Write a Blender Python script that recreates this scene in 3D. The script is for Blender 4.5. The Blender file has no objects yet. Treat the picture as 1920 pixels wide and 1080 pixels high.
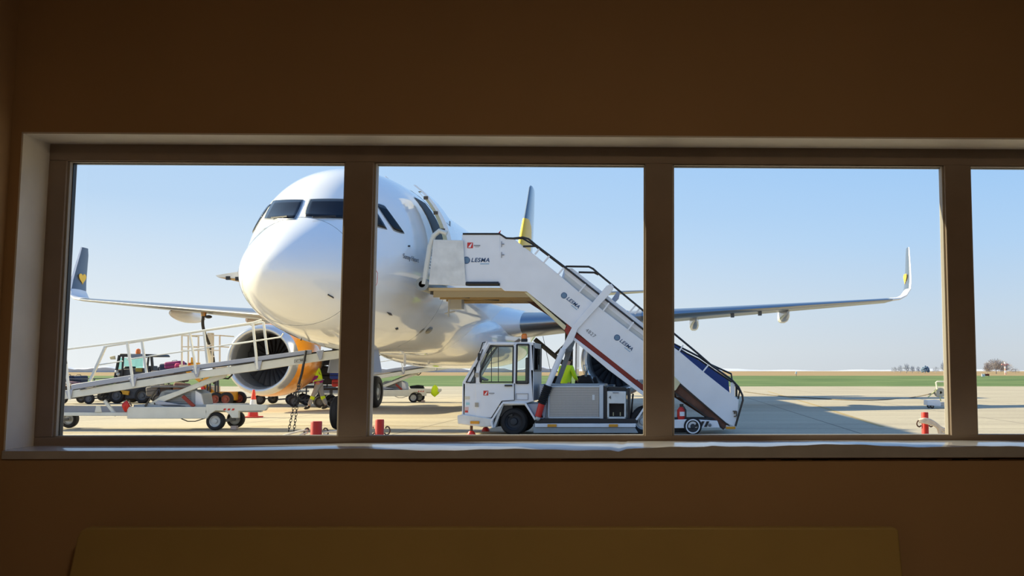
import bpy, bmesh, math, random
from mathutils import Vector, Matrix
from mathutils.bvhtree import BVHTree
random.seed(7)
PI = math.pi
C = bpy.context.scene.collection
sc = bpy.context.scene

# ---------------------------------------------------------------- camera
CX, F, HOR = 1240.0, 1800.0, 695.0          # principal column, focal length in pixels, horizon row
EYE = 1.35
PITCH = math.atan((HOR - 540) / F)
cam_d = bpy.data.cameras.new('camera'); cam = bpy.data.objects.new('camera', cam_d); C.objects.link(cam)
cam_d.sensor_width = 36; cam_d.lens = F / 1920 * 36; cam_d.shift_x = -(CX - 960) / 1920
cam_d.clip_end = 8000; cam_d.clip_start = .05
cam.location = (0, 0, EYE); cam.rotation_euler = (PI / 2 + PITCH, 0, 0)
sc.camera = cam
FW = Vector((0, math.cos(PITCH), math.sin(PITCH))); UP = Vector((0, -math.sin(PITCH), math.cos(PITCH)))
def ray(px, py): return FW * F + Vector((1, 0, 0)) * (px - CX) + UP * (540 - py)
def P(px, py, Y):
    d = ray(px, py); return Vector((0, 0, EYE)) + d * (Y / d.y)
def XZ(px, py, Y):
    p = P(px, py, Y); return (p.x, p.z)

# ---------------------------------------------------------------- world, sun, exposure
sc.view_settings.view_transform = 'Standard'; sc.view_settings.look = 'None'
sc.view_settings.gamma = 1; sc.view_settings.use_curve_mapping = False
sc.view_settings.exposure = 0.35
w = bpy.data.worlds.new('sky'); sc.world = w; w.use_nodes = True
nt = w.node_tree; nt.nodes.clear()
N = nt.nodes.new; L = nt.links.new
tc = N('ShaderNodeTexCoord'); sep = N('ShaderNodeSeparateXYZ'); L(tc.outputs['Generated'], sep.inputs[0])
ramp = N('ShaderNodeValToRGB'); L(sep.outputs['Z'], ramp.inputs[0])
cr = ramp.color_ramp
def lin(h):
    h = h.lstrip('#'); v = [int(h[i:i + 2], 16) / 255 for i in (0, 2, 4)]
    return tuple([(x / 12.92 if x <= .04045 else ((x + .055) / 1.055) ** 2.4) for x in v] + [1])
stops = [(0, '#C9D0D8'), (.02, '#CCD5DE'), (.06, '#C6D7E8'), (.13, '#B2D2F3'), (.22, '#9DC8F6'), (.45, '#7FB2EC'), (1, '#5288D2')]
while len(cr.elements) > 1: cr.elements.remove(cr.elements[-1])
cr.elements[0].position = 0; cr.elements[0].color = lin(stops[0][1])
for p_, c_ in stops[1:]:
    e = cr.elements.new(p_); e.color = lin(c_)
# the sky is a little whiter on the sun's side (left)
mr = N('ShaderNodeMapRange'); L(sep.outputs['X'], mr.inputs[0])
mr.inputs[1].default_value = .3; mr.inputs[2].default_value = -.75; mr.inputs[3].default_value = 0; mr.inputs[4].default_value = .42
mx = N('ShaderNodeMixRGB'); L(mr.outputs[0], mx.inputs[0]); L(ramp.outputs[0], mx.inputs[1]); mx.inputs[2].default_value = lin('#DCEAF6')
mz = N('ShaderNodeMapRange'); L(sep.outputs['Z'], mz.inputs[0]); mz.inputs[1].default_value = .16; mz.inputs[2].default_value = 0; mz.inputs[3].default_value = 0; mz.inputs[4].default_value = 1
mm = N('ShaderNodeMath'); mm.operation = 'MULTIPLY'; L(mr.outputs[0], mm.inputs[0]); L(mz.outputs[0], mm.inputs[1])
mk = N('ShaderNodeMath'); mk.operation = 'MULTIPLY'; L(mm.outputs[0], mk.inputs[0]); mk.inputs[1].default_value = 2.2; mk.use_clamp = True
m3 = N('ShaderNodeMixRGB'); L(mk.outputs[0], m3.inputs[0]); L(mx.outputs[0], m3.inputs[1]); m3.inputs[2].default_value = (.93, .95, .95, 1)
bg = N('ShaderNodeBackground'); L(m3.outputs[0], bg.inputs[0]); bg.inputs[1].default_value = .84
L(bg.outputs[0], N('ShaderNodeOutputWorld').inputs[0])
sun_d = bpy.data.lights.new('sun', 'SUN'); sun = bpy.data.objects.new('sun', sun_d); C.objects.link(sun)
sun_d.energy = 9.0; sun_d.angle = math.radians(.6); sun_d.color = (1, .87, .56)
SUND = Vector((-2.02, .42, 1.0)).normalized()
sun.rotation_euler = SUND.to_track_quat('Z', 'Y').to_euler()

# ---------------------------------------------------------------- materials
MATS = {}
def mat(name, col, rough=.5, metal=0, noise=0, scale=6, bump=0, coat=0, emit=0, spec=.5, trans=0):
    if name in MATS: return MATS[name]
    m = bpy.data.materials.new(name); m.use_nodes = True; n = m.node_tree
    b = n.nodes['Principled BSDF']; c = lin(col) if isinstance(col, str) else tuple(col) + (1,)
    b.inputs['Base Color'].default_value = c; b.inputs['Roughness'].default_value = rough
    b.inputs['Metallic'].default_value = metal; b.inputs['Coat Weight'].default_value = coat; b.inputs['Coat Roughness'].default_value = .04
    b.inputs['Specular IOR Level'].default_value = spec
    if emit:
        b.inputs['Emission Color'].default_value = c; b.inputs['Emission Strength'].default_value = emit
    if noise or bump:
        t = n.nodes.new('ShaderNodeTexCoord'); z = n.nodes.new('ShaderNodeTexNoise')
        z.inputs['Scale'].default_value = scale; z.inputs['Detail'].default_value = 6
        n.links.new(t.outputs['Object'], z.inputs['Vector'])
    if noise:
        r = n.nodes.new('ShaderNodeMapRange'); n.links.new(z.outputs[0], r.inputs[0])
        r.inputs[1].default_value = .3; r.inputs[2].default_value = .7
        r.inputs[3].default_value = 1 - noise; r.inputs[4].default_value = 1 + noise * .4
        k = n.nodes.new('ShaderNodeMixRGB'); k.blend_type = 'MULTIPLY'; k.inputs[0].default_value = 1
        k.inputs[1].default_value = c; n.links.new(r.outputs[0], k.inputs[2]); n.links.new(k.outputs[0], b.inputs['Base Color'])
    if bump:
        u = n.nodes.new('ShaderNodeBump'); u.inputs['Strength'].default_value = bump; u.inputs['Distance'].default_value = .02
        n.links.new(z.outputs[0], u.inputs['Height']); n.links.new(u.outputs[0], b.inputs['Normal'])
    MATS[name] = m; return m
def glass(name, tint=(1, 1, 1), refl=1.0):
    m = bpy.data.materials.new(name); m.use_nodes = True; n = m.node_tree; n.nodes.clear()
    o = n.nodes.new('ShaderNodeOutputMaterial'); t = n.nodes.new('ShaderNodeBsdfTransparent'); t.inputs[0].default_value = tuple(tint) + (1,)
    g = n.nodes.new('ShaderNodeBsdfGlossy'); g.inputs['Roughness'].default_value = .01
    f = n.nodes.new('ShaderNodeFresnel'); f.inputs[0].default_value = 1.45
    k = n.nodes.new('ShaderNodeMath'); k.operation = 'MULTIPLY'; k.inputs[1].default_value = refl; n.links.new(f.outputs[0], k.inputs[0])
    s = n.nodes.new('ShaderNodeMixShader'); n.links.new(k.outputs[0], s.inputs[0]); n.links.new(t.outputs[0], s.inputs[1]); n.links.new(g.outputs[0], s.inputs[2])
    n.links.new(s.outputs[0], o.inputs[0]); MATS[name] = m; return m

WHITE = mat('white_paint', '#E6E6EA', .35, noise=.05, scale=3)
WHITE2 = mat('worn_white_paint', '#DEDCD8', .45, noise=.16, scale=5)
PLANE = mat('aircraft_white', '#F7F6F6', .13, coat=.8)
BARE = mat('bare_metal', '#A6A9AE', .28, metal=.85)
POLISH = mat('polished_lip', '#D2D4D8', .22, metal=.7)
WINGG = mat('wing_grey', '#A9ABAD', .32, metal=.25)
BELLY = mat('belly_grey', '#D6D6D8', .22, coat=.5)
ORANGE = mat('cowl_orange', '#F59A1C', .28, coat=.5)
NAVY = mat('navy_grey_paint', '#4C5666', .3, coat=.4)
YELLOW = mat('emblem_yellow', '#F4C23A', .4)
DARKG = mat('cockpit_glass', '#0A0E15', .08, spec=.35)
BLACK = mat('black_rubber', '#16161A', .7, noise=.15, scale=20)
BLK = mat('black_metal', '#1B1C20', .45)
GREY = mat('grey_paint', '#9AA0A6', .45, noise=.06)
GREY2 = mat('mid_grey_metal', '#6E7175', .5, noise=.1)
RIM = mat('rim_grey', '#B9BCBE', .4, metal=.3)
DUCT = mat('intake_grey', '#70747A', .4, metal=.3)
FAN = mat('fan_dark', '#4A4D54', .35, metal=.5)
RED = mat('red_paint', '#C9281E', .4, noise=.08)
REDB = mat('red_brown_paint', '#8E2A1C', .55, noise=.3, scale=4)
RUST = mat('rusty_brown', '#6A4636', .8, noise=.5, scale=5)
YEL = mat('machine_yellow', '#E0A11C', .45, noise=.1)
CREAM = mat('cream_metal', '#D9CDA4', .5, noise=.15)
BLUE = mat('blue_panel', '#0F3A7C', .4)
LOGOB = mat('logo_blue', '#23466F', .5)
LOGOL = mat('logo_light_blue', '#8FAFC9', .5)
HIVIS = mat('hi_vis_yellow', '#D2F018', .7)
HIORANGE = mat('orange_lens', '#F07A12', .3, coat=.5)
PURPLE = mat('purple_cloth', '#8E1E78', .8)
TROUS = mat('grey_cloth', '#9A9CA2', .85)
SKIN = mat('skin', '#C08A6A', .6)
HAIR = mat('dark_hair', '#2A211C', .8)
BLUEC = mat('dark_blue_cloth', '#1D2740', .85)
PALEG = mat('lavender_grey_metal', '#A3A7B5', .4, metal=.2)
GLASS = glass('window_glass', (.985, .99, .985), .55)
VGLASS = glass('vehicle_glass', (.86, .92, .90), 1.0)
GGLASS = glass('green_glass', (.62, .86, .80), 1.0)

# ---------------------------------------------------------------- mesh builder
class MB:
    def __init__(s): s.v = []; s.f = []; s.m = []; s.k = 0
    def mat(s, k): s.k = k; return s
    def add(s, vs, fs):
        o = len(s.v); s.v += [Vector(v) for v in vs]
        for f in fs: s.f.append([o + i for i in f]); s.m.append(s.k)
        return s
    def box(s, x0, x1, y0, y1, z0, z1):
        vs = [(x, y, z) for x in (x0, x1) for y in (y0, y1) for z in (z0, z1)]
        return s.add(vs, [(0, 1, 3, 2), (4, 6, 7, 5), (0, 4, 5, 1), (2, 3, 7, 6), (0, 2, 6, 4), (1, 5, 7, 3)])
    def beam(s, a, b, w, h, up=(0, 0, 1)):
        a = Vector(a); b = Vector(b); d = (b - a).normalized(); u = Vector(up)
        if abs(d.dot(u)) > .98: u = Vector((0, 1, 0))
        sd = d.cross(u).normalized(); u = sd.cross(d)
        vs = [p + sd * (i * w / 2) + u * (j * h / 2) for p in (a, b) for i in (-1, 1) for j in (-1, 1)]
        return s.add(vs, [(0, 1, 3, 2), (4, 6, 7, 5), (0, 4, 5, 1), (2, 3, 7, 6), (0, 2, 6, 4), (1, 5, 7, 3)])
    def tube(s, pts, r, n=8, r2=None, cap=True):
        pts = [Vector(p) for p in pts]; m = len(pts); rs = r if isinstance(r, (list, tuple)) else [r + ((r2 if r2 is not None else r) - r) * i / max(1, m - 1) for i in range(m)]
        vs = []; prev = None
        for i, p in enumerate(pts):
            d = (pts[min(i + 1, m - 1)] - pts[max(i - 1, 0)]).normalized()
            if prev is None:
                a = Vector((0, 0, 1)) if abs(d.z) < .9 else Vector((1, 0, 0)); u = d.cross(a).normalized()
            else: u = (prev - d * prev.dot(d)).normalized()
            prev = u; w_ = d.cross(u)
            for k in range(n):
                t = 2 * PI * k / n; vs.append(p + (u * math.cos(t) + w_ * math.sin(t)) * rs[i])
        fs = [(i * n + k, i * n + (k + 1) % n, (i + 1) * n + (k + 1) % n, (i + 1) * n + k) for i in range(m - 1) for k in range(n)]
        if cap: fs += [tuple(range(n - 1, -1, -1)), tuple((m - 1) * n + k for k in range(n))]
        return s.add(vs, fs)
    def prism(s, poly, y0, y1):      # poly of (x,z), extruded along Y
        n = len(poly); vs = [(x, y0, z) for x, z in poly] + [(x, y1, z) for x, z in poly]
        fs = [tuple(range(n)), tuple(range(2 * n - 1, n - 1, -1))] + [(i, i + n, (i + 1) % n + n, (i + 1) % n) for i in range(n)]
        return s.add(vs, fs)
    def pprism(s, pix, Y, th):       # outline read at depth Y, real thickness th
        return s.prism([XZ(a, b, Y) for a, b in pix], Y, Y + th)
    def lathe(s, prof, c, axis='Y', n=32, a0=0, a1=2 * PI):
        c = Vector(c); full = abs(a1 - a0 - 2 * PI) < 1e-6; m = n if full else n + 1; vs = []
        for a, r in prof:
            for k in range(m):
                t = a0 + (a1 - a0) * k / n; x, y = r * math.cos(t), r * math.sin(t)
                v = {'Y': (x, a, y), 'X': (a, x, y), 'Z': (x, y, a)}[axis]; vs.append(c + Vector(v))
        fs = []
        for i in range(len(prof) - 1):
            for k in range(n): fs.append((i * m + k, i * m + (k + 1) % m, (i + 1) * m + (k + 1) % m, (i + 1) * m + k))
        return s.add(vs, fs)
    def loft(s, rings, cap=True, closed=True):
        n = len(rings[0]); vs = [v for r in rings for v in r]; fs = []
        for i in range(len(rings) - 1):
            for k in range(n if closed else n - 1): fs.append((i * n + k, i * n + (k + 1) % n, (i + 1) * n + (k + 1) % n, (i + 1) * n + k))
        if cap and closed: fs += [tuple(range(n - 1, -1, -1)), tuple((len(rings) - 1) * n + k for k in range(n))]
        return s.add(vs, fs)
    def ball(s, c, r, n=12, sq=(1, 1, 1)):
        c = Vector(c); vs = []; m = n // 2
        for i in range(m + 1):
            ph = PI * i / m
            for k in range(n):
                t = 2 * PI * k / n; vs.append(c + Vector((math.sin(ph) * math.cos(t) * r * sq[0], math.sin(ph) * math.sin(t) * r * sq[1], math.cos(ph) * r * sq[2])))
        return s.add(vs, [(i * n + k, i * n + (k + 1) % n, (i + 1) * n + (k + 1) % n, (i + 1) * n + k) for i in range(m) for k in range(n)])
    def build(s, name, mats, parent=None, bevel=0, smooth=35, label=None):
        base = parent_base(parent) if parent else Vector((0, 0, 0))
        me = bpy.data.meshes.new(name); me.from_pydata([tuple(v - base) for v in s.v], [], s.f)
        if not isinstance(mats, (list, tuple)): mats = [mats]
        for m_ in mats: me.materials.append(m_)
        bm = bmesh.new(); bm.from_mesh(me)
        lay = [f.material_index for f in bm.faces]
        for f, k in zip(bm.faces, s.m): f.material_index = k
        bmesh.ops.remove_doubles(bm, verts=bm.verts, dist=1e-5)
        bmesh.ops.recalc_face_normals(bm, faces=bm.faces); bm.to_mesh(me); bm.free()
        if smooth:
            me.polygons.foreach_set('use_smooth', [True] * len(me.polygons)); me.set_sharp_from_angle(angle=math.radians(smooth))
        o = bpy.data.objects.new(name, me); C.objects.link(o)
        if parent: o.parent = parent
        if bevel:
            b = o.modifiers.new('bevel', 'BEVEL'); b.width = bevel; b.segments = 2; b.limit_method = 'ANGLE'; b.angle_limit = math.radians(40)
        if label: o['label'] = label
        return o
def parent_base(p):
    v = Vector((0, 0, 0))
    while p is not None: v += Vector(p.location); p = p.parent
    return v
def thing(name, label, cat, loc, group=None):
    o = bpy.data.objects.new(name, None); C.objects.link(o); o.location = loc; o.empty_display_size = .3
    o['label'] = label; o['category'] = cat
    if group: o['group'] = group
    return o
def tag(o, label, cat, group=None):
    o['label'] = label; o['category'] = cat
    if group: o['group'] = group
    return o
def struct(o, label=None):
    o['kind'] = 'structure'
    if label: o['label'] = label
    return o
def copy_tree(o, parent=None, off=None):
    c = o.copy(); C.objects.link(c); c.parent = parent
    if off is not None: c.location = Vector(o.location) + Vector(off)
    for ch in [x for x in C.objects if x.parent == o]: copy_tree(ch, c)
    return c
def text(body, name, loc, size, m, parent, ang=0, shear=0, ext=.002, align='LEFT', yaw=0, space=1, offs=0):
    cu = bpy.data.curves.new(name, 'FONT'); cu.body = body; cu.size = size; cu.extrude = ext; cu.shear = shear; cu.align_x = align; cu.align_y = 'CENTER'
    cu.space_character = space; cu.offset = offs
    o = bpy.data.objects.new(name, cu); C.objects.link(o)
    me = bpy.data.meshes.new_from_object(o.evaluated_get(bpy.context.evaluated_depsgraph_get())); bpy.data.objects.remove(o)
    me.materials.clear(); me.materials.append(m); o = bpy.data.objects.new(name, me); C.objects.link(o)
    R = Matrix.Rotation(yaw, 4, 'Z') @ Matrix.Rotation(PI / 2, 4, 'X') @ Matrix.Rotation(ang, 4, 'Z')
    o.rotation_euler = R.to_euler(); o.parent = parent; o.location = Vector(loc) - (parent_base(parent) if parent else Vector((0, 0, 0)))
    return o
def wheel_mb(mb, c, r, w_, axis='Y', n=28, rim=.58):
    """tyre (material 0) with rim (material 1)"""
    h = w_ / 2
    mb.mat(0).lathe([(-h * .8, r * rim), (-h, r * (rim + .08)), (-h, r * .86), (-h * .8, r * .96), (-h * .45, r), (-h * .4, r * .985), (-h * .34, r), (h * .34, r), (h * .4, r * .985), (h * .45, r), (h * .8, r * .96), (h, r * .86), (h, r * (rim + .08)), (h * .8, r * rim)], c, axis, n)
    mb.mat(1).lathe([(-h * .8, r * rim), (-h * .7, r * rim * .9), (-h * .35, r * rim * .8), (-h * .3, r * .28), (-h * .75, r * .24), (-h * .8, r * .12), (-h * .8, .001)], c, axis, n)
    mb.lathe([(h * .8, r * rim), (h * .7, r * rim * .9), (h * .35, r * rim * .8), (h * .3, r * .28), (h * .75, r * .24), (h * .8, r * .12), (h * .8, .001)], c, axis, n)
    mb.mat(0)
    return mb
def wheel(parent, c, r, w_, axis='Y', mats=None, name='wheel', label=None, rim=.58):
    return wheel_mb(MB(), c, r, w_, axis, rim=rim).build(name, mats or [BLACK, RIM], parent, label=label)

# ================================================================ SETTING: ground and fields
def ground_mat():
    m = bpy.data.materials.new('concrete_apron'); m.use_nodes = True; n = m.node_tree; b = n.nodes['Principled BSDF']
    N = n.nodes.new; L = n.links.new
    g = N('ShaderNodeNewGeometry'); sp = N('ShaderNodeSeparateXYZ'); L(g.outputs['Position'], sp.inputs[0])
    def joint(sock, per, off, wd):
        a = N('ShaderNodeMath'); a.operation = 'ADD'; L(sock, a.inputs[0]); a.inputs[1].default_value = off
        f = N('ShaderNodeMath'); f.operation = 'PINGPONG'; L(a.outputs[0], f.inputs[0]); f.inputs[1].default_value = per / 2
        c = N('ShaderNodeMapRange'); L(f.outputs[0], c.inputs[0]); c.inputs[1].default_value = wd; c.inputs[2].default_value = wd * .4
        return c.outputs[0]
    jx = joint(sp.outputs['X'], 5, 1000.7, .03); jy = joint(sp.outputs['Y'], 5, 1002.3, .045)
    mxj = N('ShaderNodeMath'); mxj.operation = 'MAXIMUM'; L(jx, mxj.inputs[0]); L(jy, mxj.inputs[1])
    mp = N('ShaderNodeMapping'); L(g.outputs['Position'], mp.inputs[0]); mp.inputs['Scale'].default_value = (.12, .5, 1)
    n1 = N('ShaderNodeTexNoise'); n1.inputs['Scale'].default_value = 1; n1.inputs['Detail'].default_value = 8; L(mp.outputs[0], n1.inputs['Vector'])
    n2 = N('ShaderNodeTexNoise'); n2.inputs['Scale'].default_value = 9; n2.inputs['Detail'].default_value = 4; L(g.outputs['Position'], n2.inputs['Vector'])
    r = N('ShaderNodeValToRGB'); L(n1.outputs[0], r.inputs[0])
    r.color_ramp.elements[0].position = .3; r.color_ramp.elements[0].color = (.36, .31, .232, 1)
    r.color_ramp.elements[1].position = .7; r.color_ramp.elements[1].color = (.475, .415, .305, 1)
    k = N('ShaderNodeMixRGB'); k.blend_type = 'OVERLAY'; k.inputs[0].default_value = .22; L(r.outputs[0], k.inputs[1]); L(n2.outputs[0], k.inputs[2])
    j = N('ShaderNodeMixRGB'); L(mxj.outputs[0], j.inputs[0]); L(k.outputs[0], j.inputs[1]); j.inputs[2].default_value = (.14, .12, .09, 1)
    L(j.outputs[0], b.inputs['Base Color']); b.inputs['Roughness'].default_value = .85
    return m
def field_mat(name, c0, c1, sc_=(.06, .10)):
    m = bpy.data.materials.new(name); m.use_nodes = True; n = m.node_tree; b = n.nodes['Principled BSDF']
    g = n.nodes.new('ShaderNodeNewGeometry'); mp = n.nodes.new('ShaderNodeMapping'); mp.inputs['Scale'].default_value = (sc_[0], sc_[1], 1)
    t = n.nodes.new('ShaderNodeTexNoise'); t.inputs['Scale'].default_value = 1; t.inputs['Detail'].default_value = 9; t.inputs['Roughness'].default_value = .65
    r = n.nodes.new('ShaderNodeValToRGB'); r.color_ramp.elements[0].position = .32; r.color_ramp.elements[1].position = .68
    r.color_ramp.elements[0].color = lin(c0); r.color_ramp.elements[1].color = lin(c1)
    n.links.new(g.outputs['Position'], mp.inputs[0]); n.links.new(mp.outputs[0], t.inputs['Vector']); n.links.new(t.outputs[0], r.inputs[0]); n.links.new(r.outputs[0], b.inputs['Base Color'])
    b.inputs['Roughness'].default_value = 1; b.inputs['Specular IOR Level'].default_value = .1
    return m
def GD(py):
    d = ray(CX, py); return -EYE / d.z * d.y
DG = GD(724.5)                                           # far edge of the apron
def slab(name, x0, x1, y0, y1, z, m, label, nx=1):
    b = MB(); b.box(x0, x1, y0, y1, z - .5, z); return struct(b.build(name, m, smooth=0), label)
slab('ground', -260, 260, -30, DG, 0, ground_mat(), 'pale concrete airport apron with slab joints')
slab('grass', -400, 400, DG, 262, -.02, field_mat('green_grass', '#46623A', '#78885A'), 'bright green grass strip beyond the apron')
slab('dry_field', -2500, 2500, 262, 3800, -.03, field_mat('dry_grass', '#8C7656', '#AC9674', (.01, .03)), 'brown dry field stretching to the horizon')
# low far hills, distance haze painted into their pale blue-grey colour
hb = MB(); pts = []
NX = 160
for j in range(NX + 1):
    x = -2400 + 4800 * j / NX
    h = 4 + 5 * math.exp(-((x + 1250) / 420) ** 2) + 3.5 * math.exp(-((x + 120) / 180) ** 2) + 2.0 * math.sin(x * .011) + 1.2 * math.sin(x * .037 + 1) + random.uniform(-.4, .4)
    pts.append((x, max(1.2, h)))
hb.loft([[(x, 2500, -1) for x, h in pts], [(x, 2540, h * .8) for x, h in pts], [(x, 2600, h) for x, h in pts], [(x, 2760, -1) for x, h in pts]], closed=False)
struct(hb.build('hills', mat('hill_painted_haze', '#C6CBD8', 1, noise=.08, scale=.01, spec=.05)), 'low hills along the horizon, haze painted in pale blue-grey')

# painted yellow guide line on the apron (thin paint)
lb = MB()
def paint_line(mb, pts, w_, z=.003):
    for (x0, y0), (x1, y1) in zip(pts, pts[1:]):
        d = Vector((x1 - x0, y1 - y0, 0)).normalized(); s_ = Vector((-d.y, d.x, 0)) * w_ / 2
        a = Vector((x0, y0, z)); b_ = Vector((x1, y1, z)); mb.add([a - s_, b_ - s_, b_ + s_, a + s_], [(0, 1, 2, 3)])
def Gp(px, py):
    d = ray(px, py); t = -EYE / d.z; return (d.x * t, d.y * t)
paint_line(lb, [Gp(1440, 734), Gp(1530, 760), Gp(1655, 800)], .14)
paint_line(lb, [Gp(110, 812), Gp(560, 809), Gp(860, 812)], .12)
paint_line(lb, [Gp(470, 800), Gp(620, 797), Gp(860, 800)], .10)
struct(lb.build('trim_4', mat('faded_yellow_paint', '#B39C6A', .8, noise=.4, scale=8), smooth=0), 'faded yellow guide lines painted on the apron')

# ================================================================ SETTING: the room around the window
YAW = math.radians(1.4); WD = 3.4; WO = Vector((0, WD, 0))
WU = Vector((math.cos(YAW), math.sin(YAW), 0)); WN = Vector((-math.sin(YAW), math.cos(YAW), 0))
def Wp(px, py, off=0):               # pixel -> (u,z) on the plane parallel to the wall, off metres behind its face
    d = ray(px, py); o = Vector((0, 0, EYE)); t = (off - (o - WO).dot(WN)) / d.dot(WN); p = o + d * t
    return (p - WO).dot(WU), p.z
def place(o):
    o.location = WO; o.rotation_euler = (0, 0, YAW); return o
REC = .155
u0 = Wp(24, 545)[0]; zt = Wp(960, 253)[1]; zb = Wp(500, 843)[1]; u1 = Wp(1826 + 560, 545)[0]
WALL = mat('beige_wall_paint', (.50, .335, .19), .9, noise=.05, scale=2, bump=.06)
JAMB = mat('white_jamb_paint', '#F2F0EE', .7, noise=.10, scale=5)
FRAMEM = mat('window_frame_paint', '#9C8C80', .6, noise=.1, scale=8)
BEAD = mat('bead_paint', '#B7B2AA', .5)
T = .30
uL = Wp(4, 545)[0]; uR = 4.6; ZC = 2.9; FZ = -.0
wb = MB()
wb.box(uL - .2, u0, 0, T, 0, ZC); wb.box(u1, uR + .2, 0, T, 0, ZC); wb.box(u0, u1, 0, T, zt, ZC); wb.box(u0, u1, 0, T, 0, zb - .03)
struct(place(wb.build('wall_front', WALL, smooth=0)), 'dark beige wall around the long window')
# white plastered reveal lining
rb = MB(); rb.box(u0, u0 + .006, -.001, REC + .01, zb, zt); rb.box(u1 - .006, u1, -.001, REC + .01, zb, zt); rb.box(u0, u1, -.001, REC + .01, zt - .006, zt)
struct(place(rb.build('trim_1', JAMB, smooth=0)), 'off-white window reveal')
# worn white sill with a chipped wavy front edge
sb = MB(); r0, r1, r2, r3 = [], [], [], []
SN = 150
zsl = zb + .002
for j in range(SN + 1):
    u = u0 + (u1 - u0) * j / SN; k = max(0, min(1, (u - u0 - .75) / .7))
    dz = k * (-.004 + .005 * math.sin(u * 3.1) + .0035 * math.sin(u * 11 + 1) + .001 * math.sin(u * 47)) + .004 * (k > 0 and math.sin(u * 1.3) > .2)
    if abs(u - .03 + .17) < .02: dz -= .007
    yf = .0 - .008 - .014 * k
    up_ = .011 * k + .001
    r0.append((u, yf, zb - .03)); r1.append((u, yf, zb - .004 + dz + up_)); r2.append((u, yf + .02, zb + .001 + dz * .8 + up_)); r3.append((u, REC + .03, zsl + up_ * 1.3))
sb.loft([r0, r1, r2, r3], closed=False)
SILL = mat('sill_gloss_paint', '#C9CCD6', .26, noise=.14, scale=9, bump=.08, coat=.6, spec=1)
struct(place(sb.build('trim_2', SILL)), 'worn glossy white window sill with chipped edge')
# raw split wood strip under the sill
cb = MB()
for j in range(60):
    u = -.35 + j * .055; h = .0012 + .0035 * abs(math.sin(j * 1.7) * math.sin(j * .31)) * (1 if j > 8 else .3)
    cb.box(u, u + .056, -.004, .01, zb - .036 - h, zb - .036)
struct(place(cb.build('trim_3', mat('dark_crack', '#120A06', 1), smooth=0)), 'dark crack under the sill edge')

win = bpy.data.objects.new('window_1', None); C.objects.link(win); win.location = WO; win.rotation_euler = (0, 0, YAW)
struct(win, 'long four-pane window in grey-brown painted frame')
FY = REC; GY = REC + .045
def wbuild(mb, name, m, bevel=0, label=None):
    o = mb.build(name, m, None, bevel=bevel, smooth=0); o.parent = win
    if label: o['label'] = label
    return o
fzt = Wp(960, 305, FY)[1]; fzb = Wp(960, 818.5, FY)[1]
panes = [(Wp(111, 558, FY)[0], Wp(640, 558, FY)[0]), (Wp(694, 558, FY)[0], Wp(1210, 558, FY)[0]), (Wp(1261, 558, FY)[0], Wp(1777, 558, FY)[0]), (Wp(1826, 558, FY)[0], Wp(2342, 558, FY)[0])]
zt2 = zt - .0; zb2 = zb - .02
fb = MB(); fb.box(u0, u1, FY, FY + .07, fzt, zt2); fb.box(u0, u1, FY, FY + .07, zb2, fzb)
fb.box(u0, panes[0][0], FY, FY + .07, fzb, fzt); fb.box(panes[3][1], u1, FY, FY + .07, fzb, fzt)
wbuild(fb, 'frame', FRAMEM, .003)
for i in range(3):
    m_ = MB(); m_.box(panes[i][1], panes[i + 1][0], FY - .002, FY + .07, fzb, fzt); wbuild(m_, 'mullion', FRAMEM, .003)
for a, b_ in panes:
    m_ = MB(); t_ = .007
    for q in ((a, a + t_, fzb, fzt), (b_ - t_, b_, fzb, fzt), (a, b_, fzb, fzb + t_ * .6), (a, b_, fzt - t_ * .6, fzt)):
        m_.box(q[0], q[1], FY + .012, FY + .05, q[2], q[3])
    wbuild(m_, 'bead', BEAD, .002)
    m_ = MB(); a == panes[0][0] and m_.box(a + t_, a + t_ + .0025, FY + .03, FY + .05, fzb, fzt); m_.box(a, b_, FY + .03, FY + .05, fzt - t_ * .6 - .002, fzt - t_ * .6); wbuild(m_, 'gasket', BLK)
    g_ = MB(); g_.box(a + .004, b_ - .004, GY - .002, GY + .002, fzb + .003, fzt - .003); wbuild(g_, 'pane', GLASS)
# other room surfaces
RX0 = uL; RY0 = -6.5
def room(name, x0, x1, y0, y1, z0, z1, m, lab):
    b = MB(); b.box(x0, x1, y0, y1, z0, z1); return struct(place(b.build(name, m, smooth=0)), lab)
room('floor', RX0 - .2, uR + .2, RY0 - WD, 0, -.02, .01, mat('brown_floor', (.16, .11, .07), .5, noise=.1), 'brown floor of the waiting room')
room('ceiling', RX0 - .2, uR + .2, RY0 - WD, T, ZC, ZC + .15, mat('ceiling_paint', (.5, .38, .24), .9), 'beige ceiling')
room('wall_left', RX0 - .2, RX0, RY0 - WD, 0, 0, ZC, WALL, 'beige left wall')
room('wall_right', uR, uR + .2, RY0 - WD, 0, 0, ZC, WALL, 'beige right wall')
room('wall_back', RX0 - .2, uR + .2, RY0 - WD - .2, RY0 - WD, 0, ZC, WALL, 'beige back wall')
# unseen fill lamp added under the ceiling to brighten the inside wall
lt = thing('added_fill_lamp', 'added unseen fill lamp, round and white, on the waiting room ceiling', 'lamp', (.2, .6, ZC))
lm = MB(); lm.lathe([(-.001, .001), (-.001, .22), (-.05, .22), (-.07, .20)], (.2, .6, ZC), 'Z', 32); lm.build('fill_lamp_base', WHITE, lt)
lm = MB(); lm.lathe([(-.06, .20), (-.10, .17), (-.125, .1), (-.13, .001)], (.2, .6, ZC), 'Z', 32); lm.build('fill_lamp_shade', mat('fill_lamp_glass', (1, .74, .45), .4, emit=35), lt)

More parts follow.
